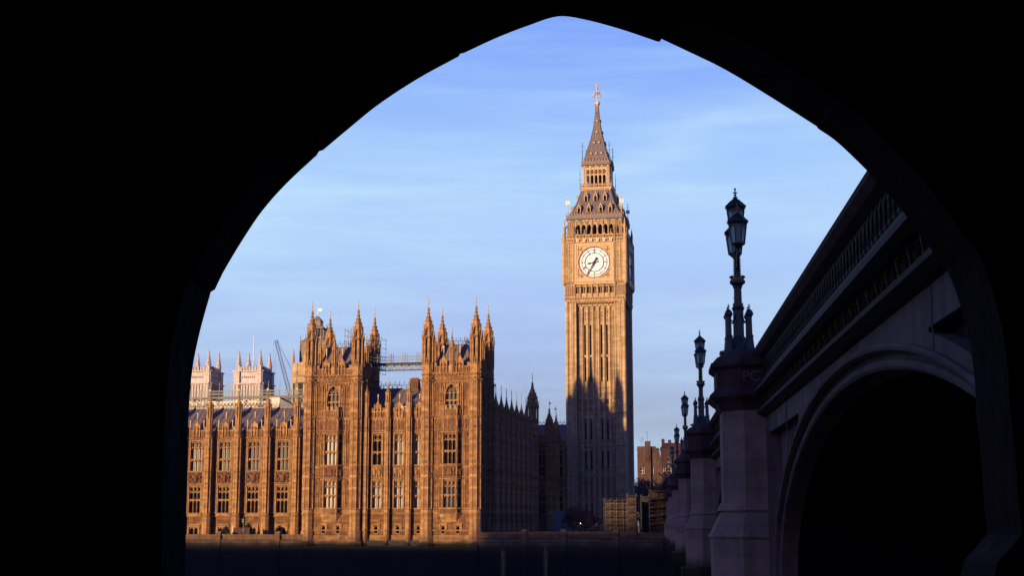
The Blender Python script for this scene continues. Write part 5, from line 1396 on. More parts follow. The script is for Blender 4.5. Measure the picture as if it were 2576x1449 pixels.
        q = MB(); q.oct(0, 0, .07, h + .33, h + .37); q.bar((0, 0, h + .35), (0, 0, h + .60), .028, .02, 6); q.bar((-.065, 0, h + .5), (.065, 0, h + .5), .024); q.bar((0, -.065, h + .5), (0, .065, h + .5), .024); q.knob(0, 0, h + .43, .05); q.knob(0, 0, h + .61, .045)
        q.build('lantern_finial', OLDGOLD, o)
        return o
    l = lantern((0, 0, 3.76)); dup(l, root, (0, .8, 3.13)); dup(l, root, (0, -.8, 3.13))
    return root
labels = ['largest triple lamp standard on the nearest bridge pier with chalk letters', 'triple lamp standard on the second bridge pier from the archway', 'triple lamp standard on the third bridge pier from the archway',
          'triple lamp standard on the fourth bridge pier from the archway', 'small distant triple lamp standard on the fifth bridge pier from the archway', 'smallest triple lamp standard on the farthest bridge pier']
lp = street_lamp(labels[0], lamp_world(PIER[0]))
st_ = MB(); st_.box(-.131, -.125, -.04, .03, 1.62, 1.70); st_.box(-.05, .02, -.131, -.125, 1.62, 1.70); st_.build('yellow_sticker', POSTY, lp)
for k in range(1, 6):
    o = dup(lp, None, lamp_world(PIER[k])); o['label'] = labels[k]
    for c in list(o.children):
        if c.name.startswith('yellow_sticker'): bpy.data.objects.remove(c)

# ------------------------------------------------------------------ the dark archway the photograph is taken from
def archway():
    YO, T = 4.4, .30
    O = [(465,1449),(467,1380),(472,1100),(476,1020),(484,930),(497,860),(512,800),(528,744),(530,735),(541,728),(560,688),(610,604),(660,530),(720,462),(797,390),(803,380),(813,377),(870,329),(950,264),(1050,198),(1154,141),(1158,134),(1168,132),(1250,94),(1330,63),(1405,40),(1470,48),(1560,72),(1652,103),(1660,104),(1664,97),(1715,121),(1820,172),(1930,238),(2054,317),(2058,323),(2100,352),(2150,398),(2204,453),(2250,506),(2296,564),(2364,658),(2380,676),(2397,714),(2420,782),(2440,868),(2452,960),(2456,1045),(2462,1090),(2470,1180),(2477,1290),(2483,1345),(2455,1378),(2425,1412),(2416,1449)]
    P = []
    for px, py in O:
        p = at(px, py, YO); P.append((p.x, p.z))
    def smooth(P, O):                                                # round the long runs between the stone joints
        out = []
        for i in range(len(P) - 1):
            out.append(P[i]); L = math.hypot(O[i + 1][0] - O[i][0], O[i + 1][1] - O[i][1])
            if L < 45 or i == 0 or i + 2 >= len(P): continue
            a, b, c, d = P[i - 1], P[i], P[i + 1], P[i + 2]; lb = math.dist(b, c)
            ta = [(c[k] - a[k]) / (math.dist(a, b) + lb) * lb if math.dist(a, b) > .045 else c[k] - b[k] for k in (0, 1)]
            tb = [(d[k] - b[k]) / (math.dist(c, d) + lb) * lb if math.dist(c, d) > .045 else c[k] - b[k] for k in (0, 1)]
            for j in range(1, 5):
                t = j / 5; h = (2 * t ** 3 - 3 * t * t + 1, t ** 3 - 2 * t * t + t, -2 * t ** 3 + 3 * t * t, t ** 3 - t * t)
                out.append(tuple(h[0] * b[k] + h[1] * ta[k] + h[2] * c[k] + h[3] * tb[k] for k in (0, 1)))
        return out + [P[-1]]
    P = smooth(P, O)
    P = [(P[0][0] - .005, -1.62)] + P + [(P[-1][0], -1.62)]
    root = thing('stone_archway', 'black shadowed pointed stone archway framing the river view', 'archway', (0, 0, -1.6))
    m = MB(Matrix.Translation((0, 0, 1.6)))
    B = (-3.1, 3.6, -1.62, 3.2)                                        # x0, x1, z0, z1 of the wall
    # outline point -> rim point on the wall's edge, fanned from the middle of the opening
    cx, cz = .15, .1
    def rim(x, z):
        dx, dz = x - cx, z - cz; k = 1e9
        if dx > 0: k = min(k, (B[1] - cx) / dx)
        if dx < 0: k = min(k, (B[0] - cx) / dx)
        if dz > 0: k = min(k, (B[3] - cz) / dz)
        if dz < 0: k = min(k, (B[2] - cz) / dz)
        return (cx + dx * k, cz + dz * k)
    y0, y1 = YO - T, YO
    Rm = [rim(*p) for p in P]; corners = [(B[0], B[3]), (B[1], B[3])]
    for i in range(len(P) - 1):
        a, b, ra, rb = P[i], P[i + 1], Rm[i], Rm[i + 1]
        poly = [a, b, rb]
        for c in corners:
            if (abs(ra[0] - c[0]) < 1e-6 and abs(rb[1] - c[1]) < 1e-6 and abs(ra[1] - c[1]) > 1e-6) or (abs(ra[1] - c[1]) < 1e-6 and abs(rb[0] - c[0]) < 1e-6 and abs(rb[1] - c[1]) > 1e-6): poly.append(c)
        poly.append(ra)
        for y in (y0, y1): m.add([(x, y, z) for x, z in poly], [tuple(range(len(poly)))])
    for (sx, i) in ((B[0], 0), (B[1], len(P) - 1)):
        r = Rm[i]
        if abs(r[0] - sx) > 1e-6:
            for y in (y0, y1): m.add([(P[i][0], y, P[i][1]), (r[0], y, r[1]), (sx, y, B[2])], [(0, 1, 2)])
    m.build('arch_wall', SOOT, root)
    rv = MB(Matrix.Translation((0, 0, 1.6)))
    for a, b in zip(P, P[1:]):
        rv.quad((a[0], y0, a[1]), (b[0], y0, b[1]), (b[0], y1, b[1]), (a[0], y1, a[1]))
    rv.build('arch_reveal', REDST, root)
    w = MB(Matrix.Translation((0, 0, 1.6)))
    x0, x1, yb, zt = -3.0, 2.8, -5.0, 3.1
    w.box(x0 - .3, x0, yb, y0 - .002, -1.6, zt); w.box(x1, x1 + .3, yb, y0 - .002, -1.6, zt); w.box(x0 - .3, x1 + .3, yb - .3, yb, -1.6, zt); w.box(x0 - .3, x1 + .3, yb - .3, y0 - .002, zt, zt + .3)
    w.box(x0, x1, yb, y0 - .002, -1.75, -1.61)
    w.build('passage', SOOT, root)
archway()

# ------------------------------------------------------------------ ground, river, river wall
def box_obj(name, mat, x0, x1, y0, y1, z0, z1, kind=None, label=None):
    m = MB(); m.box(x0, x1, y0, y1, z0, z1); o = m.build(name, mat); return tag(o, label, None, None, kind)
m = MB(); m.quad((-2500, -600, -9.6), (2500, -600, -9.6), (2500, 4500, -9.6), (-2500, 4500, -9.6)); tag(m.build('river_bed', MUD), 'muddy bed of the river', None, None, 'structure')
m = MB(); m.quad((-2500, 10, -8.4), (2500, 10, -8.4), (2500, 700, -8.4), (-2500, 700, -8.4)); tag(m.build('river', WATER), 'dark low river water', None, None, 'structure')
tag(box_obj('pavement', PAVE, -400, 3.0, -320, 9.5, -9.5, -1.64), 'riverside paving', None, None, 'structure')
m = MB(); a = [PW(-900, .3), PW(62.5, .3), PW(900, .3), PW(900, 3500), PW(-900, 3500)]
m.plan([(p.x, p.y) for p in a], -9.5, -2.75); tag(m.build('yard_ground', GRND), 'dark yard ground behind the river wall', None, None, 'structure')
def river_wall():
    root = thing('river_wall', 'long stone river wall under the palace with green tide stains', 'wall', PW(0, -1, -9.5), -TH)
    m = MB(Matrix.Translation((0, 0, 9.5)))
    for x0, x1, zt in ((-110, -.6, -1.75), (30.6, 62.5, -1.35)):
        m.box(x0, x1, -.2, 1.2, -9.5, zt - 1.1); m.box(x0, x1, 0, .9, zt - 1.1, zt); m.box(x0, x1, -.14, 1.0, zt - .16, zt + .02)
        mould(m, x0, x1, zt - 1.15, .3, .2, -.15); mould(m, x0, x1, zt - 1.7, .22, .12, -.2)
    m.box(-.6, 30.6, -.55, 1.6, -9.5, -3.72)
    m.build('wall', WALLST, root)
    p = MB(Matrix.Translation((0, 0, 9.5))); p.box(-.42, .42, -.42, .2, -9.5, -1.55); p.box(-.5, .5, -.5, .95, -1.55, -1.35); p.box(-.42, .42, -.1, .85, -1.35, -1.2)
    o = p.build('buttress', WALLST, root); first = True
    for x in (-60.6, -49.3, -38, -27, -15.9, -5.0, 38.5, 45.2, 54):
        if first: o.location = (x, 0, 0); first = False
        else: dup(o, root, (x, 0, 0 if x < 0 else .35))
river_wall()

# ------------------------------------------------------------------ things on the terrace and the bank
def terrace_lamp():
    u = fp(613, 1340, -.4)[0]; p = PW(u, -.6, -1.2)
    r = thing('terrace_lamp', 'black lantern on a short post standing on the terrace wall', 'lamp', p, -TH)
    m = MB(); m.oct(0, 0, .16, 0, .12); m.oct(0, 0, .1, .12, .5, .06); m.bar((0, 0, .4), (0, 0, 1.35), .055, .05, 8); m.oct(0, 0, .06, .95, 1.0, .12); m.build('post', LAMPM, r)
    l = MB(); l.oct(0, 0, .14, 1.35, 1.42, .2, 6)
    for i in range(6):
        a = i * math.pi / 3; l.bar((.2 * math.cos(a), .2 * math.sin(a), 1.4), (.29 * math.cos(a), .29 * math.sin(a), 2.05), .03)
    l.oct(0, 0, .34, 2.03, 2.1, .33, 6, 0); l.oct(0, 0, .31, 2.1, 2.5, .06, 6, 0); l.knob(0, 0, 2.58, .09); lo = l.build('lantern', LAMPM, r)
    g = MB(); g.lathe(0, 0, [(.18, 1.42), (.27, 2.03)], 6, 0); g.build('lantern_glass', LGLASS, lo)
terrace_lamp()
def marquee():
    u0, u1 = fp(584, 1340, 1.5)[0], fp(628, 1340, 1.5)[0]
    r = thing('canvas_windbreak', 'low dark red canvas windbreak standing behind the terrace wall', 'windbreak', PW((u0 + u1) / 2, 1.8, -2.75), -TH)
    L = (u1 - u0) / 2 - .15; m = MB(); m.box(-L, L, -.04, .04, .3, 2.15)
    for k in range(5): x = -L + 2 * L * k / 4; m.bar((x, -.06, 0), (x, -.06, 2.25), .05)
    m.build('canvas', MARQUEE, r); w = MB(); w.bar((-L - .1, -.1, 0), (-L - .1, -.1, 2.45), .07); w.build('white_pole', WHITE, r)
marquee()
def leafy(name, label, cat, loc, rx, ry, h, n, mat, size=.14, seed=1, stem=True, group=None):
    r = thing(name, label, cat, loc, -TH, group); rnd = random.Random(seed); m = MB()
    for _ in range(n):
        a = rnd.uniform(0, 6.28); u = rnd.uniform(0, 1) ** .5; t = rnd.uniform(0, 1)
        k = math.sin(math.pi * min(1, t * .8 + .2)) ** .6
        p = Vector((rx * u * k * math.cos(a), ry * u * k * math.sin(a), h * (.15 + .85 * t) + rnd.uniform(-.1, .1)))
        q = Vector((rnd.gauss(0, 1), rnd.gauss(0, 1), rnd.gauss(0, 1))).normalized(); w = q.orthogonal().normalized() * size * rnd.uniform(.6, 1.2); q *= size
        m.add([tuple(p - q), tuple(p + w * .6), tuple(p + q), tuple(p - w * .6)], [(0, 1, 2, 3)])
    m.build('foliage', mat, r)
    s = MB(); s.bar((0, 0, 0), (0, 0, h * .6), .05, .02, 5); s.build('stem', BARK, r)
    return r
u = fp(622, 1340, 2.6)[0]; leafy('clipped_shrub', 'round dark green shrub rising behind the red windbreak', 'shrub', PW(u, 2.9, -2.75), 1.0, .7, 2.9, 700, LEAF, .16, 3)
u = fp(567, 1340, 2.2)[0]; leafy('clipped_shrub', 'small dark bush standing beside the white pole on the terrace', 'shrub', PW(u, 2.4, -2.75), .9, .6, 2.3, 500, LEAF, .15, 4)
def gull():
    p = at(626, 1181, 225); r = MB()
    r.lathe(0, 0, [(.01, -.2), (.06, -.12), (.085, 0), (.06, .14), (.02, .22)], 7)
    r.v = [(x, z, y) for x, y, z in r.v]
    for s in (-1, 1): r.add([(0, -.07, .03), (s * .25, -.02, .14), (s * .58, .12, .02), (s * .26, .1, .12), (0, .1, .03)], [(0, 1, 3, 4), (1, 2, 3)])
    r.add([(-.05, .18, 0), (.05, .18, 0), (.08, .34, .01), (-.08, .34, .01)], [(0, 1, 2, 3)])
    o = r.build('gull', GULL); o.location = p; o.rotation_euler = (0, .2, .9); tag(o, 'small gull flying in front of the orange palace wing', 'bird')
gull()
def pile(label, px, py):
    p = at(px, py, 150); r = thing('mooring_pile', label, 'mooring post', (p.x, p.y, -9.6), 0, 'mooring piles in the river'); h = p.z + 9.6
    m = MB(); m.oct(0, 0, .26, 0, h - .35, .24, 8); m.oct(0, 0, .27, h - .9, h - .8, .27); m.build('post', POSTY, r)
    f = MB(); f.bar((-.3, -.2, 2), (-.3, -.2, h - .6), .05); f.bar((-.18, -.2, 2), (-.18, -.2, h - .6), .05)
    for k in range(18): f.bar((-.3, -.2, 2 + k * (h - 2.8) / 18), (-.18, -.2, 2 + k * (h - 2.8) / 18), .03)
    f.build('ladder', IRON, r)
    c = MB(); c.oct(-.08, 0, .13, h - .4, h + .15, .05); c.oct(.1, 0, .10, h - .4, h - .05, .05); c.build('cap', POSTY, r)
    return r
pile('stained yellow mooring pile with forked top, just right of the pavilion corner', 1266, 1384); pile('thin stained yellow mooring pile nearer the clock tower', 1373, 1379)

def bare_tree(name, label, loc, h, seed, mat, spread=1.0, depth=6, group=None, twig=.03, up=.25):
    r = thing(name, label, 'tree', loc, 0, group); rnd = random.Random(seed); tr = MB(); cr = MB()
    def grow(p, d, L, w, lev):
        q = p + d * L * rnd.uniform(.85, 1.1)
        (tr if lev < 2 else cr).bar(p, q, w, w * .68, 5 if lev < 2 else 3)
        if lev >= depth: return
        for _ in range(3 if lev else 5):
            a = Vector((rnd.gauss(0, 1), rnd.gauss(0, 1), rnd.gauss(0, .6) + up)).normalized()
            nd = (d * .62 + a * .62 * spread).normalized()
            grow(p + (q - p) * rnd.uniform(.6, 1), nd, L * rnd.uniform(.62, .8), max(twig, w * .58), lev + 1)
    grow(Vector((0, 0, 0)), Vector((0, 0, 1)), h * .28, h * .022, 0)
    tr.build('trunk', BARK, r); cr.build('crown', mat, r); return r
def bankside():
    for px, lab, hh, sd_, sp in ((1474, 'bare tree with a dense reddish crown in front of the clock tower base', 9.2, 5, 1.15),):
        u = fp(px, 1330, 30)[0]; bare_tree('bare_tree', lab, PW(u, 28, -2.75), hh, sd_, TWIG, sp, 7, None, .04)
    u = fp(1440, 1330, 30)[0]; bare_tree('bare_tree', 'smaller dark bare tree beside the grey hoarding', PW(u, 32, -2.75), 7, 9, BARK, 1.1, 6, None, .04)
    u0, u1 = fp(1393, 1300, 40)[0], fp(1441, 1300, 40)[0]
    r = thing('grey_hoarding', 'pale grey panelled hoarding at the foot of the clock tower', 'hoarding', PW((u0 + u1) / 2, 40, -2.75), -TH)
    L = (u1 - u0) / 2; m = MB(); m.box(-L, L, -.05, .05, 0, 5.3); m.build('panel', HOARD, r)
    m = MB(); m.box(-L - .05, L + .05, -.1, .1, 5.3, 5.42)
    for k in range(6): x = -L + 2 * L * k / 5; m.box(x - .05, x + .05, .06, .16, 0, 5.3)
    m.build('frame', GTUBE, r)
    p = at(1459, 1320, 272); r = thing('yard_lamp', 'small glowing white lamp under the reddish bare tree', 'lamp', (p.x, p.y, -2.75)); h = p.z + 2.75
    m = MB(); m.bar((0, 0, 0), (0, 0, h), .05, .04, 6); m.oct(0, 0, .12, 0, .2, .06); m.build('post', IRON, r); m = MB(); m.ball(0, 0, h + .1, .2, 8); m.build('globe', LIT, r)
    # dark railing behind the wall
    r = thing('yard_fence', 'dark red boarded fence behind the river wall before the tree', 'fence', PW(46, 6, -2.75), -TH); m = MB()
    for k in range(40): m.box(-7 + k * .35, -7 + k * .35 + .33, -.03, .03, 0, 1.5 + .04 * (k % 2))
    m.box(-7, 7, .03, .1, .5, .62); m.box(-7, 7, .03, .1, 1.2, 1.3); m.build('boards', MARQUEE, r)
bankside()
def scaffold(name, label, u0, u1, v0, v1, zb, zt, lifts, bays, net=None, mat=TUBE, brace=True, tube=.035):
    r = thing(name, label, 'scaffold', PW((u0 + u1) / 2, (v0 + v1) / 2, zb), -TH); L, D, H = (u1 - u0) / 2, (v1 - v0) / 2, zt - zb; m = MB(); b = MB()
    for i in range(bays + 1):
        x = -L + 2 * L * i / bays
        for y in (-D, D): m.bar((x, y, 0), (x, y, H + .35), tube, n=5)
        for k in range(lifts + 1): m.bar((x, -D, H * k / lifts), (x, D, H * k / lifts), tube * .9)
    for k in range(lifts + 1):
        z = H * k / lifts
        for y in (-D, D):
            m.bar((-L - .15, y, z), (L + .15, y, z), tube)
            if k: m.bar((-L, y, z - H / lifts * .45), (L, y, z - H / lifts * .45), tube * .8)
        if k and mat is not GTUBE: b.box(-L + .02, L - .02, -D + .08, D - .08, z - .12, z - .06); b.box(-L, L, -D - .06, -D - .03, z - .05, z + .05)
    if brace:
        for k in range(lifts): m.bar((-L, -D - .06, H * k / lifts), (L if bays < 3 else -L + 2 * L / bays * 2, -D - .06, H * (k + 1) / lifts), tube * .9)
    m.build('tubes', mat, r)
    if b.v: b.build('boards', PLANK, r)
    if net:
        n = MB(); n.box(-L, L, D + .05, D + .08, 0, H); n.box(L + .05, L + .08, -D, D, 0, H); n.build('netting', net, r)
    return r
scaffold('bank_scaffold', 'wide low netted scaffold on the river wall beside the bare tree', 51.7, 56.0, 1.2, 3.0, -1.35, 4.0, 4, 4, NET)
scaffold('stair_scaffold', 'narrow sunlit scaffold stair tower hanging over the river wall', 55.9, 57.4, -1.6, .2, -1.9, 4.7, 5, 1, NET)
scaffold('sheeted_scaffold', 'tall boarded scaffold on the bank next to the far bridge end', 59.4, 63.0, 1.0, 3.2, -1.35, 5.5, 5, 1, NET, PLANK, True, .10)
scaffold('back_scaffold', 'dark shaded scaffold between the stair tower and the boarded scaffold', 57.7, 59.0, 3.4, 5.5, -1.35, 4.6, 5, 1, NET, IRON)

# ------------------------------------------------------------------ farther buildings
def far_houses():
    def house(name, label, px0, px1, pyt, Y, mat, roof, wins, depth=14, gable=False):
        a, b = at(px0, pyt, Y), at(px1, pyt, Y); r = thing(name, label, 'building', ((a.x + b.x) / 2, Y, -2.75), -.1); L = (b.x - a.x) / 2; H = a.z + 2.75
        m = MB(); holes = []
        nx, nz = wins
        for i in range(nx):
            for k in range(nz):
                x = -L + 2 * L * (i + .5) / nx; z = 3 + (H - 6) * k / nz; holes.append((x - .6, x + .6, z, z + 1.9))
        wall(m, -L, L, 0, H, holes, 0, .4); m.box(-L, L, .5, depth, 0, H)
        m.box(-L - .2, L + .2, -.25, .1, H - .9, H - .6); m.box(-L, L, -.08, .1, H * .5, H * .5 + .3)
        m.build('wall', mat, r)
        w = None
        for h in holes:
            if w is None:
                q = MB(); q.box(-.6, .6, .15, .22, 0, .08); q.box(-.6, .6, .15, .22, .9, .98); q.box(-.04, .04, .15, .22, 0, 1.9); q.box(-.6, -.52, .15, .22, 0, 1.9); q.box(.52, .6, .15, .22, 0, 1.9); w = q.build('window', WHITE, r)
                g = MB(); g.quad((-.6, .3, 0), (.6, .3, 0), (.6, .3, 1.9), (-.6, .3, 1.9)); g.build('pane', GDARK, w); w.location = ((h[0] + h[1]) / 2, 0, h[2])
            else: dup(w, r, ((h[0] + h[1]) / 2, 0, h[2]))
        q = MB()
        if gable: q.plan([(-L * .98, 0), (L * .98, 0), (L * .98, depth), (-L * .98, depth)], H, H + .3); q.box(-L * .2, L * .25, 1, 2.4, H, H + 1.6)
        else: q.plan([(-L - .2, -.2), (L + .2, -.2), (L + .2, depth), (-L - .2, depth)], H, H + 1.8, [(-L + 1, 2), (L - 1, 2), (L - 1, depth - 2), (-L + 1, depth - 2)])
        ro = q.build('roof', roof, r); return r, L, H, ro
    r, L, H, ro = house('brick_building', 'sunlit brown brick block with a flat chimney beyond the clock tower', 1603, 1650, 1126, 430, BRICK, BRICK, (2, 4), 14, True)
    m = MB(); m.box(-L * .12, L * .42, -.7, .05, 0, H + 1.5); m.box(-L * .16, L * .46, -.8, .1, H + 1.5, H + 1.8); m.build('chimney_stack', BRICK, r)
    e = MB(); e.prism([(L, 0), (L + 2.6, 0), (L + 2.6, H * .55), (L + .9, H - .2), (L, H - .2)], .1, 12); e.build('sloping_end', BRICK, r)
    a = MB(); a.bar((L * .1, 1, H + 1.6), (L * .1, 1, H + 4.6), .06); a.bar((-L * .05, 1, H + 4.4), (L * .1, 1, H + 4.5), .06); a.bar((-L * .5, 1, H), (-L * .5, 1, H + 3), .05)
    for k in range(3): a.bar((-L * .5 - .8, 1, H + 1.8 + .5 * k), (-L * .5 + .8, 1, H + 1.9 + .5 * k), .04)
    a.build('aerial', IRON, r)
    r, L, H, ro = house('red_building', 'dark red brick block far behind the bridge lamps', 1662, 1745, 1128, 460, REDBRICK, REDBRICK, (6, 4), 16)
    for k in range(5):
        m = MB(); x = -L + 2 * L * (k + .4) / 5; m.box(x - .5, x + .5, 4, 5, H + .5, H + 3.2 - .3 * (k % 2)); m.build('chimney', REDBRICK, ro)
    for k, (px, hh, sd_, mm) in enumerate(((1612, 22, 21, BARK), (1640, 18, 22, BARK), (1668, 22, 23, BARK), (1690, 17, 24, TWIG))):
        p = at(px, 1300, 370 + 8 * k); bare_tree('bare_tree', ('dark bare street tree just right of the clock tower', 'lower dark bare street tree under the brown brick block', 'dark bare street tree between the brown and red blocks', 'reddish bare street tree beside the far bridge piers')[k], (p.x, p.y, -2.75), hh, sd_, mm, 1.2, 7, 'bare street trees beyond the yard', .06)
far_houses()
def abbey_tower(label, px):
    p = at(px, 1320, 600); r = thing('abbey_tower', label, 'church tower', (p.x, 600, -3), -R(14), 'twin pale abbey towers'); h = 5.7; B = MB(Matrix.Translation((0, 0, 3))); d = MB(Matrix.Translation((0, 0, 3)))
    for k in range(4):
        M = Matrix.Translation((0, 0, 3)) @ rz4(k * math.pi / 2) @ Matrix.Translation((0, -h, 0)); B.M = M
        B.quad((-h, 0, -3), (h, 0, -3), (h, 0, 63), (-h, 0, 63))
        for q in (-1, 1):
            B.box(q * 4.9 - 1.2, q * 4.9 + 1.2, -.8, .05, -3, 63.5)
            for x in (4.2, 5.6): B.box(q * x - .2, q * x + .2, -1.1, -.85, 38, 57.3)
        for z, dd in ((44, .6), (57.6, 1.0), (62.9, .6)): B.box(-h - .5, h + .5, -.8 - dd * .7, .1, z, z + .5)
        for i in range(7): B.box(-3.8 + i * 1.27 - .14, -3.8 + i * 1.27 + .14, -.4, .05, 46, 57.3)
        B.path([(x, -.6, z) for x, z in arch(-3.2, 3.2, 46, 51.5, 6)], .4); B.path([(-3.2, -.6, 46), (-3.2, -.6, 30)], .4); B.path([(3.2, -.6, 46), (3.2, -.6, 30)], .4)
        for i in range(6):
            x = -3.3 + i * 1.32; B.box(x - .32, x + .32, -.3, .3, 63.3, 64.7); B.prism([(x - .4, 64.7), (x + .4, 64.7), (x, 65.3)], -.3, .3)
        for i in range(9): x = -3.6 + i * .9; B.knob(x, -.1, 60.6, .5)
    B.M = Matrix.Translation((0, 0, 3))
    B.build('tower_body', ABBEY, r)
    s = MB(Matrix.Translation((0, 0, 3))); s.oct(0, 0, 1.15, 63, 65.6, 1.05, 4, math.pi / 4); s.oct(0, 0, 1.25, 65.6, 66.0, 1.15); pr = [(1.05, 66), (.55, 69), (.12, 72)]; s.lathe(0, 0, pr, 8); crockets(s, 0, 0, pr, 8, .16, .6); s.knob(0, 0, 72, .2)
    so = s.build('corner_spire', ABBEY, r); first = True
    for x in (-4.8, 4.8):
        for y in (-4.8, 4.8):
            if first: so.location = (x, y, 0); first = False
            else: dup(so, r, (x, y, 0))
    return r
abbey_tower('pale stone abbey tower with four corner spires and a flagpole behind it', 628)
abbey_tower('pale stone abbey tower cut off by the archway edge', 497)
def flagpole():
    p, q = at(636, 958, 612), at(637, 845, 612); r = thing('flagpole', 'tall bare white flagpole rising behind the abbey tower', 'flagpole', (p.x, 612, -3))
    m = MB(); m.bar((0, 0, 0), (0, 0, p.z + 3), .4, .3, 8); m.bar((0, 0, p.z + 3), (0, 0, q.z + 3), .26, .14, 8); m.ball(0, 0, q.z + 3.2, .3); m.build('mast', WHITE, r)
    g = MB(); zc = p.z + 3 + (q.z - p.z) * .5
    for s in (-1, 1): g.bar((0, 0, zc), (s * 3.2, 0, p.z + 3), .035)
    g.build('guy_wire', GTUBE, r)
flagpole()
def crane():
    Y = 420; a, b = at(731, 1000, Y), at(694, 856, Y)
    r = thing('tower_crane', 'slanting blue lattice crane jib rising behind the palace roof', 'crane', (a.x, Y, -3)); base = Vector((a.x, Y, -3)); A, B = Vector((0, 0, a.z + 3)), b - base; B.y = 0
    m = MB(); d = (B - A).normalized(); n = Vector((d.z, 0, -d.x)); w0, w1 = .5, .36; N = 26
    ch = lambda t, i: A + (B - A) * t + (n * (1 if i in (0, 1) else -1) + Vector((0, 1, 0)) * (1 if i in (1, 2) else -1)) * (w0 + (w1 - w0) * t)
    for i in range(4): m.bar(ch(0, i), ch(1, i), .06)
    for k in range(N):
        for i in range(4): m.bar(ch(k / N, i), ch((k + 1) / N, (i + 1) % 4), .03); m.bar(ch(k / N, i), ch(k / N, (i + 1) % 4), .028)
    m.build('jib', CRANEM, r)
    c = MB(); c.bar(B, A + Vector((3.2, 0, 2.5)), .05); c.bar(B + n * .5, A + Vector((3.8, 0, .5)), .05); c.bar(B, B + Vector((.1, 0, -22)), .03); c.bar(B + n * -.6, B + n * -.6 + Vector((0, 0, -22)), .03); c.build('cable', CRANEM, r)
    t = MB()
    for x, y in ((-.8, -.8), (.8, -.8), (.8, .8), (-.8, .8)): t.bar((x, y, 0), (x, y, A.z), .12)
    for k in range(20): z = A.z * k / 20; t.bar((-.8, -.8, z), (.8, -.8, z + A.z / 20), .06); t.bar((.8, .8, z), (-.8, .8, z + A.z / 20), .06)
    t.build('mast', CRANEM, r); cb = MB(); cb.box(-1.2, 1.2, -1.2, 1.2, A.z - 2, A.z - .2); cb.build('cab', CRANEM, r)
crane()
def vent_towers():
    V = 45.0
    r = thing('stone_vent_tower', 'octagonal orange stone vent tower with louvres behind the left pavilion tower', 'tower', PW(-17.4, V, -2.75), -TH); m = MB(Matrix.Translation((0, 0, 2.75)))
    m.oct(0, 0, 2.35, -2.75, 30.6); m.oct(0, 0, 2.4, 30.2, 30.6, 2.75); m.oct(0, 0, 2.75, 30.6, 30.9, 2.45); m.oct(0, 0, 2.35, 30.9, 33.2); m.oct(0, 0, 2.45, 33.2, 33.45)
    for i in range(8):
        a = math.pi / 8 + i * math.pi / 4; m.bar((2.35 * math.cos(a), 2.35 * math.sin(a), 15), (2.35 * math.cos(a), 2.35 * math.sin(a), 33.2), .16)
        for t in (.25, .5, .75):
            b = a + math.pi / 4; x, y = 2.35 * (math.cos(a) * (1 - t) + math.cos(b) * t), 2.35 * (math.sin(a) * (1 - t) + math.sin(b) * t); m.bar((x, y, 31), (x, y, 32.8), .07)
        if i % 2 == 0:
            m.oct(2.35 * math.cos(a), 2.35 * math.sin(a), .32, 33.4, 34.4, .3, 8); m.oct(2.35 * math.cos(a), 2.35 * math.sin(a), .36, 34.4, 36.2, .06, 8)
            m.knob(2.35 * math.cos(a), 2.35 * math.sin(a), 36.2, .2); m.knob(2.35 * math.cos(a), 2.35 * math.sin(a), 35.6, .26)
    m.build('tower_body', ST2, r)
    l = MB(Matrix.Translation((0, 0, 2.75)))
    for i in range(8):
        b = i * math.pi / 4 + math.pi / 4 * 1; q = 2.35 * math.cos(math.pi / 8) + .02; M = Matrix.Translation((0, 0, 2.75)) @ rz4(b) @ Matrix.Translation((0, -q, 0)); l.M = M
        l.box(-.55, .55, -.04, 0, 24.8, 29.2)
        for k in range(14): l.bar((-.5, -.06, 24.9 + k * .3), (.5, -.06, 24.9 + k * .3), .06)
    l.build('louvre', NET, r)
    r = thing('lead_vent_spire', 'grey panelled lead ventilation spire with gold vane behind the left pavilion tower', 'tower', PW(-15.9, V + 3.5, -2.75), -TH); m = MB(Matrix.Translation((0, 0, 2.75)))
    def ZM(m):
        f = lambda z: z if z < 20 else 20 + (z - 20) * 18.2 / 22 if z <= 42 else 38.2 + (z - 42) * 5.8 / 13.2 if z <= 55.2 else 44.0 + (z - 55.2) * .7
        m.v = [(x, y, f(z - 2.75) + 2.75) for x, y, z in m.v]
    h = 2.75
    m.box(-h, h, -h, h, -2.75, 42.0)
    for k in range(4):
        m.M = Matrix.Translation((0, 0, 2.75)) @ rz4(k * math.pi / 2) @ Matrix.Translation((0, -h, 0))
        for i in range(5): m.box(-h + i * h / 2 - .1, -h + i * h / 2 + .1, -.14, .01, 30, 42)
        for z in (33.6, 35.2, 38.0, 41.8): m.box(-h, h, -.18, .01, z, z + .16)
        for i in range(4): arch_head(m, -h + i * h / 2 + .1, -h + (i + 1) * h / 2 - .1, 40.6, 41.6, 41.8, -.1, .0)
    m.M = Matrix.Translation((0, 0, 2.75))
    m.plan([(-h, -h), (h, -h), (h, h), (-h, h)], 42, 44.2, [(-1.7, -1.7), (1.7, -1.7), (1.7, 1.7), (-1.7, 1.7)])
    for x in (-h, h):
        for y in (-h, h): m.bar((x, y, 41), (x, y, 44.8), .16, .05)
    ZM(m); m.build('tower_body', GREYLEAD, r)
    b = MB(Matrix.Translation((0, 0, 2.75))); b.box(-1.1, 1.1, -1.1, 1.1, 44, 49.0)
    for x in (-1.5, -.5, .5, 1.5):
        for y in (-1.5, 1.5): b.bar((x, y, 44), (x, y, 49), .16); b.bar((y, x, 44), (y, x, 49), .16)
    b.box(-1.75, 1.75, -1.75, 1.75, 48.6, 49.2)
    for x in (-1.6, 1.6):
        for y in (-1.6, 1.6): b.bar((x, y, 49), (x, y, 51.4), .14, .04)
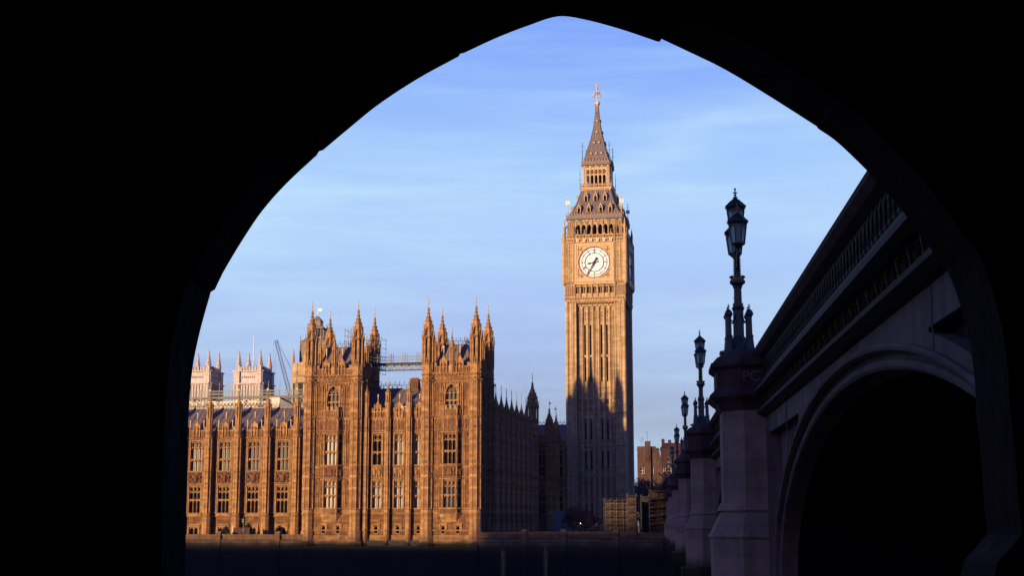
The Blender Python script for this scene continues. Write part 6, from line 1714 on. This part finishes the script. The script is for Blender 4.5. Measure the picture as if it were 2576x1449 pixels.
    b.plan([(-1.5, -1.5), (1.5, -1.5), (1.5, 1.5), (-1.5, 1.5)], 49.2, 50.2, [(-.95, -.95), (.95, -.95), (.95, .95), (-.95, .95)]); b.box(-.95, .95, -.95, .95, 50.2, 52.6)
    for z in (51.0, 52.0):
        for x in (-.5, 0, .5): b.box(x - .12, x + .12, -1.02, -.94, z, z + .35)
    b.plan([(-1.0, -1.0), (1.0, -1.0), (1.0, 1.0), (-1.0, 1.0)], 52.6, 55.2, [(-.1, -.1), (.1, -.1), (.1, .1), (-.1, .1)])
    ZM(b); b.build('open_lantern', GREYLEAD, r)
    v = MB(Matrix.Translation((0, 0, 2.75))); v.bar((0, 0, 55), (0, 0, 58), .1, .06, 6); v.box(.1, .9, -.04, .04, 56.6, 57.5); v.ball(0, 0, 58.1, .15); ZM(v); v.build('weathervane', WHITE, r)
vent_towers()
def roof_works():
    # temporary roof and walkway over the range behind the river front
    V = 22.0; z0 = fp(600, 1000, V)[1]; u0, u1 = fp(440, 1000, V)[0], fp(770, 1000, V)[0]
    r = thing('roof_scaffold', 'long weathered scaffold walkway with railings above the purple palace roof', 'scaffold', PW((u0 + u1) / 2, V, 16), -TH); L = (u1 - u0) / 2; zz = z0 - 16
    m = MB(); b = MB(); rnd = random.Random(3)
    n = int(2 * L / 1.9)
    for k in range(n + 1):
        x = -L + 2 * L * k / n
        for y in (-1, 1): m.bar((x, y, -1), (x, y, zz + (1.5 if rnd.random() < .8 else 2.9)), .055)
        m.bar((x, -1, zz - 1.5), (x + 2 * L / n, -1, zz - .2), .045); m.bar((x + 2 * L / n, -1, zz - 1.5), (x, -1, zz - .2), .045)
    for z in (zz - 1.5, zz - .2, zz + .65, zz + 1.2):
        for y in (-1, 1): m.bar((-L, y, z), (L, y, z), .055)
    for k in range(5): x = rnd.uniform(-L, L); m.bar((x, -1.1, zz - 2), (x + .5, -1.1, zz + 3.0), .05)
    m.build('tubes', GTUBE, r); b.box(-L, L, -1.1, 1.1, zz - .16, zz + .04); b.box(-L * .25, L, -1.3, -1.15, zz - .42, zz + .1); b.build('boards', IRON, r)
    s = MB(); s.box(-L, L * .35, 1.6, 1.7, -1, zz - .6); s.build('sheeting', SHEET, r)
    w = MB(); x0, x1 = -L * .45, L * .3; k0 = 14
    for k in range(k0):
        a, c = x0 + (x1 - x0) * k / k0, x0 + (x1 - x0) * (k + 1) / k0; w.bar((a, -1.3, zz - 2.0), (c, -1.3, zz - .9), .07); w.bar((c, -1.3, zz - 2.0), (a, -1.3, zz - .9), .07)
    w.bar((x0, -1.3, zz - 2.0), (x1, -1.3, zz - 2.0), .06); w.bar((x0, -1.3, zz - .9), (x1, -1.3, zz - .9), .06); w.build('white_lattice_beam', WHITE, r)
    d = MB()
    for k in range(7): x = -L + 2 * L * rnd.random() * .8; d.box(x, x + rnd.uniform(1, 3), -.8, .9, zz - 3.6, zz - 2.3)
    d.build('dark_tarpaulin', IRON, r)
    a, b_ = fp(678, 1010, V - 2)[0], fp(703, 1010, V - 2)[0]
    r = thing('sheeted_shed', 'white sheeted temporary shed with a sloping roof on the palace roof', 'shed', PW((a + b_) / 2, V - 2, 16), -TH); L = (b_ - a) / 2; t = fp(690, 1002, V - 2)[1] - 16
    m = MB(); m.box(-L, L, 0, 3, -1, t); m.box(-L - .1, L + .1, -.1, 3.1, t, t + .12); m.build('front_sheet', SHEET, r); m = MB(); m.add([(L, 0, t), (L + 5.0, 0, t - 2.6), (L + 5.0, 3, t - 2.6), (L, 3, t), (L, 0, -1), (L + 5, 0, -1)], [(0, 1, 2, 3), (0, 4, 5, 1)]); m.build('lean_to_sheet', HOARD, r)
    # truss footbridge between the pavilion towers
    V = 5.0; u0, u1 = 8.58 + 1.0, 21.33 - 1.0; zt = fp(1010, 918, V)[1]; zb = fp(1010, 931, V)[1]
    r = thing('truss_footbridge', 'temporary truss footbridge with railings strung between the two pavilion towers', 'footbridge', PW((u0 + u1) / 2, V, zb), -TH); L = (u1 - u0) / 2; H = zt - zb; m = MB(); n = 16
    for y in (-.7, .7):
        m.bar((-L, y, 0), (L, y, 0), .07); m.bar((-L, y, H), (L, y, H), .07)
        for k in range(n): a, b = -L + 2 * L * k / n, -L + 2 * L * (k + 1) / n; m.bar((a, y, 0 if k % 2 else H), (b, y, H if k % 2 else 0), .05); m.bar((a, y, 0), (a, y, H), .035)
    for k in range(n): a = -L + 2 * L * k / n; m.bar((a, -.9, -.05), (a + .5, .9, -.05), .05)
    m.build('truss', GTUBE, r)
    d = MB(); d.box(-L, L, -.8, .8, H, H + .12); d.box(-L, L, -.85, -.8, H + .05, H + .3); d.build('boards', PLANK, r)
    g = MB()
    for k in range(4):
        for q in (0, .4):
            x = -L + .8 + k * (2 * L - 2) / 3.4 + q
            for y in (-.8, .8): g.bar((x, y, H - .3), (x, y, H + 2.1), .05)
    for z in (.9, 1.45):
        for y in (-.8, .8): g.bar((-L, y, H + z), (L, y, H + z), .05)
    g.build('railing', GTUBE, r)
    # scaffold round one turret
    r = scaffold('turret_scaffold', 'fine weathered scaffold round the back turret of the left pavilion tower', 6.9, 10.3, 8.2, 11.4, 27.0, 33.4, 4, 2, None, GTUBE, True, .03)
    r = scaffold('roof_top_scaffold', 'small scaffold platform on the left pavilion tower roof', 5.0, 7.2, 3.4, 5.4, 31.4, 34.4, 3, 2, None, GTUBE, False, .04)
roof_works()
# unseen hospital blocks behind the camera, split and raised to cast the wanted shade; the low sun stands just above their roofs
def hospital():
    for k, (u0, u1, h) in enumerate(((-270, -190, 0), (-188, -180, 0), (-178, -151, 2.7), (-150, 30, 9.0))):
        V = -341.0; z = -1.0 + (341 / math.cos(R(31.5))) * math.tan(SUN_EL) + HOSP_DZ + h
        r = thing('unseen_hospital_block', ('tallest unseen hospital block on the near bank, raised to shade the far bridge lamps', 'unseen hospital block beside the tallest one, raised to shade the bank scaffolds', 'narrow unseen hospital block between the others, its roof set to shade the river wall', 'unseen hospital block farthest from the bridge, its roof set to shade the river wall')[3 - k], 'hospital', PW((u0 + u1) / 2, V, -1.6), -TH + math.pi)
        L = (u1 - u0) / 2; H = z + 1.6; m = MB(); holes = []
        n = int(2 * L / 6)
        for i in range(n):
            for q in range(6): x = -L + 2 * L * (i + .5) / n; holes.append((x - .9, x + .9, 1.5 + q * 4.4, 3.9 + q * 4.4))
        wall(m, -L, L, 0, H, holes, 0, .4); m.box(-L, L, .45, 14, 0, H - .01)
        m.box(-L - .2, L + .2, -.3, .1, H - .8, H - .4); m.build('wall', HOSP, r)
        g = MB(); g.quad((-L + .1, .42, .2), (L - .1, .42, .2), (L - .1, .42, H - 1), (-L + .1, .42, H - 1)); g.build('window', GDARK, r)
HOSP_DZ = -1.6
hospital()

# ------------------------------------------------------------------ thin morning haze over the river
def haze():
    m = bpy.data.materials.new('haze'); m.use_nodes = True; N = m.node_tree.nodes; L = m.node_tree.links
    N.remove(N['Principled BSDF']); v = N.new('ShaderNodeVolumePrincipled'); v.inputs['Color'].default_value = (.72, .66, .98, 1); v.inputs['Density'].default_value = HAZE_D; v.inputs['Anisotropy'].default_value = .45
    L.new(v.outputs['Volume'], N['Material Output'].inputs['Volume'])
    b = MB(); b.box(-700, 700, -500, 900, -10.6, 102); tag(b.build('haze', m), 'thin violet morning haze over the river', None, None, 'stuff')
HAZE_D = 0.00008
haze()

def smoke():
    m = bpy.data.materials.new('chimney_smoke'); m.use_nodes = True; N = m.node_tree.nodes; L = m.node_tree.links
    N.remove(N['Principled BSDF']); v = N.new('ShaderNodeVolumePrincipled'); v.inputs['Color'].default_value = (.42, .38, .62, 1)
    tc = N.new('ShaderNodeTexCoord'); n = N.new('ShaderNodeTexNoise'); n.inputs['Scale'].default_value = .55; n.inputs['Detail'].default_value = 5; L.new(tc.outputs['Object'], n.inputs['Vector'])
    r = N.new('ShaderNodeMapRange'); r.inputs['From Min'].default_value = .5; r.inputs['From Max'].default_value = .72; r.inputs['To Max'].default_value = .10; L.new(n.outputs['Fac'], r.inputs['Value']); L.new(r.outputs[0], v.inputs['Density'])
    L.new(v.outputs['Volume'], N['Material Output'].inputs['Volume'])
    b = MB()
    for px, py, sx, sz in ((1271, 943, 1.9, 1.3), (1304, 968, 3.0, 2.2), (1312, 985, 1.8, 1.6)):
        p = at(px, py, 330); k = MB(); k.lathe(0, 0, [(.05, -1), (.6, -.8), (1, 0), (.7, .7), (.05, 1)], 10); b.M = Matrix.Translation(p) @ Matrix.Diagonal((sx, sx, sz, 1)); b.add(k.v, k.f)
    tag(b.build('smoke', m), 'faint grey smoke puffs drifting between the pavilion and the clock tower', None, None, 'stuff')
smoke()
